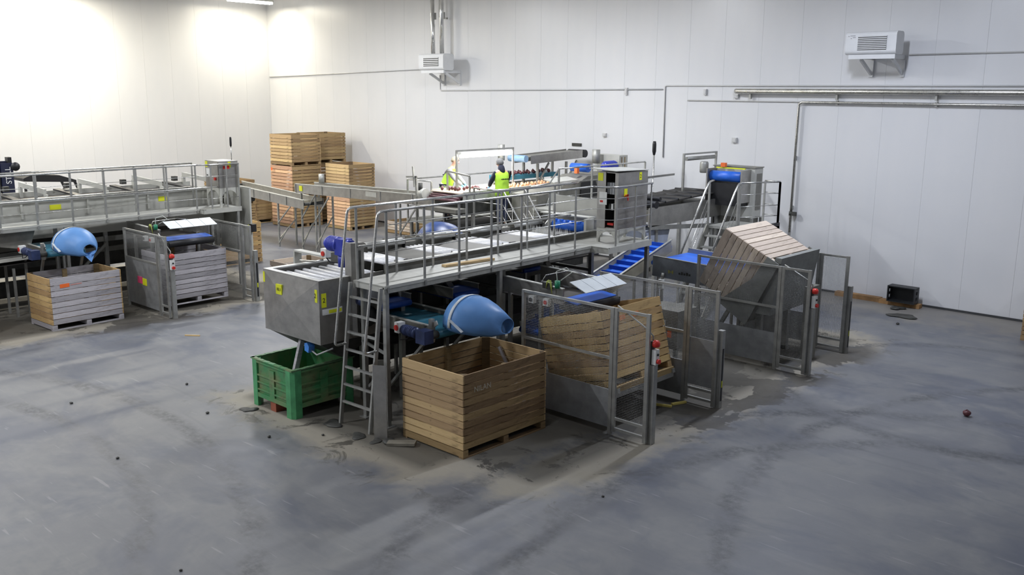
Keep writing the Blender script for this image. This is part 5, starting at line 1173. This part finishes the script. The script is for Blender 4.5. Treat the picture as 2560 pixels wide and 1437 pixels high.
pipe('flue_pipe', 'left bright pipe rising from the left wall heater', [(-24.85, 22.5, 6.28), (-24.85, 22.5, 7.3), (-24.87, 22.5, 7.32), (-24.87, 22.5, CEIL)], 0.075, CHROME, [(-24.85, 22.6, 7.6)])
pipe('flue_pipe', 'right bright pipe rising from the left wall heater', [(-24.40, 22.5, 6.28), (-24.40, 22.5, CEIL)], 0.075, CHROME, [(-24.4, 22.6, 7.6)])
pipe('wall_conduit', 'thin dark rod between the two bright heater pipes', [(-24.62, 22.6, 7.55), (-24.62, 22.6, CEIL)], 0.018, GALV, [(-24.45, 22.78, 7.52)])
PIPE = steel('steel_pipe', (0.55, 0.54, 0.50), 0.25, 0.9, False)
pipe('steel_pipe', 'thick horizontal steel pipe along the upper right back wall', [(-13.02, 22.86, 5.1), (-13.02, 22.78, 5.1), (-12.95, 22.73, 5.1), (UR, 22.73, 5.08)], 0.068, PIPE, [(u, 22.8, 5.0) for u in (-12.6, -10.2, -7.8, -5.4, -3)], n=14)
pipe('steel_pipe', 'thin steel pipe below the thick pipe turning down to the floor', [(UR, 22.8, 4.78), (-11.12, 22.8, 4.83), (-11.2, 22.8, 4.78), (-11.22, 22.8, 1.45)], 0.034, PIPE, [(-11.22, 22.84, 3.4), (-10.2, 22.84, 4.83), (-7.8, 22.84, 4.82), (-11.22, 22.84, 2.1)])
t = single(G().cb((-11.12, 22.78, 1.95), (0.12, 0.08, 0.1)).cyl((-11.22, 22.8, 1.9), (-11.22, 22.8, 2.0), 0.05), 'valve', DARKM, 'small dark valve on the vertical steel pipe by the right stairs', 'valve', (-11.2, 22.8, 1.95))
COND = plain('grey_conduit', (0.56, 0.56, 0.56), 0.5, 0.2, 0.05)
VC = VB - 0.03
for lb, pts in (('grey conduit above the thick steel pipe on the back wall', [(-15.35, VC, 3.2), (-15.37, VC, 5.22), (-15.33, VC, 5.24), (-12.6, VC, 5.24), (UR, VC, 5.24)]),
                ('grey conduit just under the thin steel pipe on the back wall', [(-14.6, VC, 4.84), (-11.4, VC, 4.84), (UR, VC, 4.70)]),
                ('grey conduit running from the left heater towards the middle of the back wall', [(-24.91, VC, 5.6), (-24.91, VC, 5.11), (-24.85, VC, 5.07), (-15.45, VC, 5.14)]),
                ('grey conduit from the back left corner to the left heater', [(UL + 0.05, VC, 5.6), (-25.0, VC, 5.83)]),
                ('grey conduit from the right heater to the right picture edge', [(-8.55, VC, 5.96), (UR, VC, 6.05)])):
    pipe('wall_conduit', lb, pts, 0.02, COND, n=6)
for lb, u, z, w_, hh in (('small grey junction box on the wall above the boxy machine', -17.5, 3.77, .13, .1), ('grey junction box on the wall above the right lamp frame', -13.04, 3.79, .14, .13), ('small grey box hanging below the conduit left of the thick pipe', -14.03, 5.07, .08, .16),
                         ('small round grey box at the left end of the thick pipe', -13.06, 4.96, .13, .1), ('small pale box on the conduit in the middle of the back wall', -16.73, 5.08, .09, .2)):
    t = single(G().cb((u, VB - 0.035, z), (w_, 0.07, hh)).cb((u, VB - 0.075, z), (w_ * .7, 0.01, hh * .7)), 'junction_box', COND, lb, 'box', (u, VB, z))
single(G().cb((-18.6, VB - 0.02, 3.43), (0.38, 0.03, 0.09)).cb((-18.6, VB - 0.04, 3.43), (0.34, 0.012, 0.05)), 'wall_slot', DARKM, 'dark horizontal slot plate on the wall above the grey conveyor', 'plate', (-18.6, VB, 3.43))
# black crate by the wall on a timber beam
single(G().box((-9.75, 22.55, 0), (-8.6, 22.75, 0.11)).box((-8.595, 22.5, 0), (-7.62, 22.7, 0.10)), 'timber_beam', plain('stained_timber', (0.30, 0.17, 0.07), 0.8, 0, 0.5, 3), 'stained timber beam on the floor along the back wall', 'beam', (-8.6, 22.6, 0))
t = thing('plastic_crate', 'black plastic crate tipped on its side against the back wall', 'crate', (-8.02, 22.6, 0.11))
BP = plain('black_crate_plastic', (0.018, 0.02, 0.022), 0.5, 0, 0.2)
for a, b in (((-8.36, 22.62, 0.11), (-7.70, 22.65, 0.50)),): G().box(a, b).obj('base', BP, t)
G().box((-8.36, 22.36, 0.11), (-7.70, 22.619, 0.13)).obj('side_wall', BP, t); G().box((-8.36, 22.36, 0.48), (-7.70, 22.619, 0.50)).obj('side_wall', BP, t)
for u in (-8.36, -7.725):
    G().box((u, 22.36, 0.131), (u + 0.025, 22.44, 0.479)).obj('end_wall', BP, t); G().box((u, 22.54, 0.131), (u + 0.025, 22.619, 0.479)).obj('end_wall', BP, t)
    for z in (0.131, 0.27, 0.41): G().box((u, 22.441, z), (u + 0.025, 22.539, z + 0.06)).obj('end_wall', BP, t)
# four plugged holes
for i, (u, z) in enumerate(((-7.45, 1.35), (-7.15, 1.33), (-7.5, 0.98), (-7.22, 0.96))):
    single(G().cyl((u, VB - 0.004, z), (u, VB - 0.012 + 0.012, z), 0.04, n=10), 'wall_plug', COND, 'round grey plugged hole in the wall panels above the black crate', 'plug', (u, VB, z), 'plugged holes in the wall')

# ------------------------------------------------------------------ small things lying on the floor
def clump(u, v, s, sq=0.5, seed=0):
    random.seed(seed); g = G(); rows = []; n = 8 if sq > 0.3 else 18
    rad = [random.uniform(.8, 1.12) if sq > 0.3 else 1.0 for _ in range(n)]
    if sq <= 0.3:
        p1, p2, p3 = [random.uniform(0, 6.28) for _ in range(3)]
        rad = [0.8 + 0.2 * math.sin(2 * a + p1) + 0.13 * math.sin(3 * a + p2) + 0.07 * math.sin(5 * a + p3) for a in [2 * PI * j / n for j in range(n)]]
    for i in range(6):
        th_ = PI * i / 5; rows.append([(u + s * math.sin(th_) * math.cos(2 * PI * j / n) * rad[j] * random.uniform(.95, 1.05), v + s * math.sin(th_) * math.sin(2 * PI * j / n) * rad[j], max(0, s * sq * (1 + math.cos(th_)) * random.uniform(.8, 1.05))) for j in range(n)])
    return g.grid(rows, True, True)
single(clump(-4.27, 15.27, 0.07, 0.8, 1), 'beetroot', BEET, 'single dark beetroot lying alone on the floor at the right', 'vegetable', (-4.27, 15.27, 0))
single(clump(-8.0, 22.15, 0.2, 0.15, 2), 'soil_heap', DARKM, 'upper dark soil heap on the floor in front of the black crate', 'soil', (-8, 22.15, 0))
single(clump(-7.6, 21.45, 0.34, 0.06, 3), 'soil_heap', DARKM, 'lower flat dark soil heap on the floor in front of the black crate', 'soil', (-7.6, 21.45, 0))
single(G().bar((-9.95, 8.05, 0.02), (-9.62, 8.3, 0.035), 0.16, 0.04), 'wood_scrap', plain('dirty_grey_board', (0.20, 0.185, 0.15), 0.85, 0, 0.2), 'grey piece of board on the floor left of the front crate', 'board', (-9.8, 8.2, 0))
single(clump(-9.95, 8.12, 0.17, 0.12, 4), 'soil_heap', DARKM, 'small dark soil heap beside the board at the front crate', 'soil', (-9.95, 8.12, 0))
for i, (u, v, a) in enumerate(((-8.15, 12.2, 0.4), (-7.95, 12.4, 1.2))):
    single(G().bar((u, v, 0.02), (u + 0.28 * math.cos(a), v + 0.28 * math.sin(a), 0.02), 0.05, 0.03), 'straw_bit', plain('straw', (0.55, 0.45, 0.12), 0.7) if i == 0 else bpy.data.materials['straw'], ('nearer' if i == 0 else 'farther') + ' yellow scrap on the floor under the pale yellow crate', 'scrap', (u, v, 0))
single(G().bar((-17.7, 9.0, 0.01), (-17.45, 9.2, 0.01), 0.03, 0.02), 'wood_splinter', W_PALE, 'thin pale splinter on the open floor right of the left line', 'scrap', (-17.6, 9.1, 0))
for i, (px, v, s) in enumerate(((-13.0, 6.9, .03), (-12.2, 5.1, .025), (-14.6, 7.4, .03), (-8.7, 4.2, .02), (-6.6, 8.8, .02), (-15.0, 5.6, .03), (-10.9, 7.6, .025), (-7.4, 20.6, .04), (-11.4, 7.0, .03))):
    single(clump(px, v, s, 0.6, 20 + i), 'soil_crumb', DARKM, 'tiny dark crumb of soil on the open floor', 'soil', (px, v, 0), 'soil crumbs on the floor')
single(G().prism([(-7.35, 12.9), (-7.15, 12.9), (-7.15, 13.2), (-7.35, 13.2)], 'z', 0.0, 0.01), 'floor_plate', DARKM, 'small dark steel plate on the floor beside the second fence', 'plate', (-7.25, 13.05, 0)) if False else None
single(G().bar((-10.6, 8.4, 0.10), (-10.0, 8.0, 0.02), 0.01, 0.01), 'wire_offcut', GALV, 'thin wire offcut on the floor at the ladder foot', 'wire', (-10.3, 8.2, 0)) if False else None
for i, (u, v, q) in enumerate(((-10.5, 7.95, .16), (-11.2, 8.0, .2), (-10.15, 8.0, .12), (-12.7, 7.45, .16))):
    single(clump(u, v, q, 0.05, 40 + i), 'soil_heap', DARKM, ('dark soil at the right ladder foot', 'dark soil at the left ladder foot', 'dark soil in front of the bent sheet metal strip', 'dark soil at the near left corner of the green box')[i], 'soil', (u, v, 0))
# cleaning plug hanging under the hopper and timber prop inside the green box
t = thing('plug_connector', 'bright blue plug with grey cable hanging under the steel hopper', 'plug', (-11.85, 8.1, 1.05))
G().prism([(-11.93, 1.02), (-11.83, 1.00), (-11.81, 1.10), (-11.86, 1.16), (-11.93, 1.14)], 'y', 8.03, 8.14).obj('plug_body', plain('bright_blue_plug', (0.06, 0.25, 0.75), 0.4), t)
G().tube([(-11.83, 8.09, 1.03), (-11.7, 8.1, 0.98), (-11.55, 8.12, 1.05), (-11.42, 8.2, 1.12)], 0.014, 6).obj('cable', COND, t)
single(G().bar((-12.15, 7.85, 0.19), (-12.2, 8.2, 1.22), 0.08, 0.06, (1, 0, 0)), 'timber_prop', W_GREY, 'weathered timber prop standing in the green box under the hopper', 'timber', (-12.2, 7.85, 0.19))

# ------------------------------------------------------------------ the two people at the inspection table
SKIN = plain('skin', (0.62, 0.38, 0.28), 0.5, 0, 0.06); VEST = plain('hi_vis_vest', (0.50, 0.85, 0.06), 0.6, 0, 0.06); VESTG = plain('vest_reflective', (0.72, 0.74, 0.70), 0.35, 0.2, 0.05)
GREYC = plain('grey_sweater', (0.24, 0.24, 0.25), 0.8, 0, 0.1); NAVYC = plain('navy_hoodie', (0.018, 0.022, 0.045), 0.8, 0, 0.2); JEANS = plain('dark_jeans', (0.03, 0.04, 0.09), 0.8, 0, 0.2)
GLOVE = plain('blue_glove', (0.12, 0.42, 0.75), 0.45, 0, 0.08); BLOND = plain('light_hair', (0.50, 0.43, 0.32), 0.6, 0, 0.2); HOODC = plain('grey_hood', (0.22, 0.22, 0.22), 0.8, 0, 0.2); BOOT = plain('boot', (0.02, 0.02, 0.02), 0.6)
def skin_mesh(name, V, E, Rr, mat, parent, sub=2, root=0, label=None):
    me = bpy.data.meshes.new(name); me.from_pydata(V, E, [])
    o = bpy.data.objects.new(name, me); COL.objects.link(o)
    md = o.modifiers.new('skin', 'SKIN'); md.use_smooth_shade = True
    for i, r in enumerate(Rr):
        d = me.skin_vertices[0].data[i]; d.radius = r if isinstance(r, tuple) else (r, r); d.use_root = (i == root)
    s = o.modifiers.new('sub', 'SUBSURF'); s.levels = sub; s.render_levels = sub
    dg = bpy.context.evaluated_depsgraph_get(); nm = bpy.data.meshes.new_from_object(o.evaluated_get(dg)); nm.name = name
    o.modifiers.clear(); old = o.data; o.data = nm; bpy.data.meshes.remove(old)
    nm.materials.clear(); nm.materials.append(mat); smooth_mesh(nm)
    o.parent = parent
    if label: o['label'] = label
    return o
def person(label, loc, rz, lean, arms, look_down, top, hair, hood, glove, trousers):
    """local frame: +x is forward, z up, origin between the feet"""
    t = thing('person', label, 'person', loc, rz, local=True)
    pel = (0, 0, 0.92); sx = math.sin(lean); cz = math.cos(lean)
    def sp(d, y=0.0, f=0.0): return (sx * d + f * cz, y, 0.92 + cz * d - f * sx)
    ch = sp(0.28); up = sp(0.46); nk = sp(0.58); hd0 = (nk[0] + 0.03, 0, nk[2] + 0.06); hd = (nk[0] + 0.05 + look_down * .04, 0, nk[2] + 0.14); tp = (hd[0] + look_down * 0.02, 0, hd[2] + 0.09)
    V = [pel, ch, up, nk, hd0, hd, tp]; E = [(0, 1), (1, 2), (2, 3), (3, 4), (4, 5), (5, 6)]; Rr = [(0.125, 0.165), (0.115, 0.15), (0.105, 0.17), 0.058, 0.06, (0.098, 0.08), (0.06, 0.055)]
    def add(p, r, par): V.append(p); Rr.append(r); E.append((par, len(V) - 1)); return len(V) - 1
    hands = []
    arm_idx, leg_idx = [], []
    for s, (el, wr) in zip((1, -1), arms):
        sh = sp(0.47, 0.19 * s); a = add(sh, 0.062, 2); b = add((el[0], el[1] * s, el[2]), 0.044, a); c = add((wr[0], wr[1] * s, wr[2]), 0.03, b)
        arm_idx.append((a, b, c)); hands.append((Vector(V[b]), Vector(V[c]), s))
    for s in (1, -1):
        h_ = add((0.0, 0.095 * s, 0.86), 0.095, 0); k = add((0.02, 0.10 * s, 0.48), 0.06, h_); an = add((0.0, 0.105 * s, 0.08), 0.042, k); to = add((0.15, 0.12 * s, 0.03), 0.034, an)
        leg_idx.append((h_, k, an, to))
    body = skin_mesh('body', V, E, Rr, SKIN, t)
    def cloth(name, idx, grow, mat, extra=None, lb=None):
        m = {j: i for i, j in enumerate(idx)}
        vs = [V[j] for j in idx]; es = [(m[a], m[b]) for a, b in E if a in m and b in m]
        rs = [tuple(x + grow for x in (Rr[j] if isinstance(Rr[j], tuple) else (Rr[j], Rr[j]))) for j in idx]
        return skin_mesh(name, vs, es, rs, mat, t, label=lb)
    arm = [i for q in arm_idx for i in q]
    cloth('sweater', [0, 1, 2] + arm, 0.024, top)
    cloth('trousers', [0] + [i for q in leg_idx for i in q[:3]], 0.012, trousers)
    for q in leg_idx: cloth('boot', [q[2], q[3]], 0.012, BOOT)
    # vest: torso shell with reflective band
    rows = []
    for d, rx, ry in ((-0.12, .155, .20), (0.0, .152, .19), (0.14, .145, .18), (0.28, .142, .185), (0.40, .128, .20), (0.48, .09, .20), (0.53, .06, .11)):
        rx += 0.012; ry += 0.012
        rows.append([(sp(d)[0] + rx * math.cos(a) * cz, ry * math.sin(a), sp(d)[2] - rx * math.cos(a) * sx) for a in [2 * PI * i / 20 for i in range(20)]])
    v = G().grid(rows, True, True).obj('vest', VEST, t, solid=0.008)
    band = [[(sp(d)[0] + rx * math.cos(a) * cz, ry * math.sin(a), sp(d)[2] - rx * math.cos(a) * sx) for a in [2 * PI * i / 20 for i in range(20)]] for d, rx, ry in ((0.0, .172, .210), (0.06, .170, .206))]
    G().grid(band, True, True).obj('reflective_band', VESTG, v, solid=0.003)
    for dz in ((0.33,),):
        for i in range(6): G().cb((sp(dz[0])[0] - 0.172, -0.10 + 0.04 * i, sp(dz[0])[2]), (0.012, 0.028, 0.035 - 0.01 * (i % 2))).obj('back_print', BLACK, v)
    # hands with four fingers and a thumb
    for el, wr, s in hands:
        d = (wr - el).normalized(); side = Vector((0, 1, 0)) * s; side = (side - d * side.dot(d)).normalized(); nrm = d.cross(side)
        HV = [tuple(wr - d * 0.03), tuple(wr + d * 0.03), tuple(wr + d * 0.075)]; HE = [(0, 1), (1, 2)]; HR = [0.03, (0.026, 0.034), (0.018, 0.036)]
        hd_o = skin_mesh('glove', HV, HE, HR, glove, t)
        for k, (o_, ln) in enumerate(((-0.03, 0.07), (-0.01, 0.082), (0.011, 0.077), (0.031, 0.06))):
            b0 = wr + d * 0.07 + side * o_; b1 = b0 + d * ln * 0.55 + Vector((0, 0, -0.01)); b2 = b1 + d * ln * 0.4 + Vector((0, 0, -0.022))
            skin_mesh('finger', [tuple(b0), tuple(b1), tuple(b2)], [(0, 1), (1, 2)], [0.0105, 0.0095, 0.0075], glove, hd_o, 1)
        b0 = wr + d * 0.02 - side * 0.03; b1 = b0 + d * 0.035 - side * 0.03; b2 = b1 + d * 0.03 - side * 0.008
        skin_mesh('thumb', [tuple(b0), tuple(b1), tuple(b2)], [(0, 1), (1, 2)], [0.013, 0.0105, 0.0085], glove, hd_o, 1)
    # face
    c = Vector(hd)
    for s in (1, -1): G().lathe([(0.001, -0.011), (0.008, -0.007), (0.011, 0), (0.008, 0.007), (0.001, 0.011)], (c.x + 0.082, 0.03 * s, c.z + 0.02), 'z', 8).obj('eye', BLACK, t)
    G().prism([(c.x + 0.085, c.z + 0.02), (c.x + 0.112, c.z - 0.02), (c.x + 0.085, c.z - 0.025)], 'y', -0.012, 0.012).obj('nose', SKIN, t)
    G().cb((c.x + 0.083, 0, c.z - 0.05), (0.012, 0.045, 0.008)).obj('mouth', RED, t)
    for s in (1, -1): G().cb((c.x, 0.088 * s, c.z + 0.0), (0.035, 0.014, 0.05)).obj('ear', SKIN, t)
    # hair or hood: shell over the crown and back of the head
    R0 = 0.112
    rows = []
    for i in range(8):
        ph = PI * 0.5 * i / 7 * (1.28 if hood else 1.1)
        rows.append([(c.x - 0.008 + R0 * math.sin(ph) * math.cos(a) * (0.82 if math.cos(a) > 0 else 1.05), 0.1 * math.sin(ph) * math.sin(a), c.z + 0.03 + R0 * math.cos(ph) + (0.05 * max(0, math.cos(a)) if ph > 1.0 else 0)) for a in [2 * PI * j / 16 for j in range(16)]])
    G().grid(rows, True, True).obj('hood' if hood else 'hair', hair, t, solid=0.012)
    if hood: skin_mesh('hood_collar', [sp(0.44), (nk[0] - 0.02, 0, nk[2] + 0.02), (hd[0] - 0.04, 0, hd[2] - 0.02)], [(0, 1), (1, 2)], [(0.10, 0.15), 0.10, 0.085], top, t)
    else:
        G().lathe([(0.001, -0.05), (0.03, -0.045), (0.045, 0), (0.03, 0.045), (0.001, 0.05)], (c.x - 0.1, 0, c.z + 0.02), 'z', 10).obj('hair_bun', hair, t)
    return t
person('light haired worker in hi-vis vest and blue gloves on the far side of the belt', (-19.1, 17.75, DK), 0.45, 0.34, (((0.32, 0.22, 1.12), (0.50, 0.16, 0.96)), ((0.34, 0.24, 1.14), (0.54, 0.20, 0.97))), 1.0, GREYC, BLOND, False, GLOVE, JEANS)
person('hooded worker seen from behind in dark hoodie and hi-vis vest at the belt', (-17.03, 17.85, DK), PI - 0.25, 0.10, (((0.16, 0.26, 1.16), (0.36, 0.18, 1.04)), ((0.16, 0.26, 1.16), (0.36, 0.18, 1.04))), 1.0, NAVYC, HOODC, True, GLOVE, JEANS)
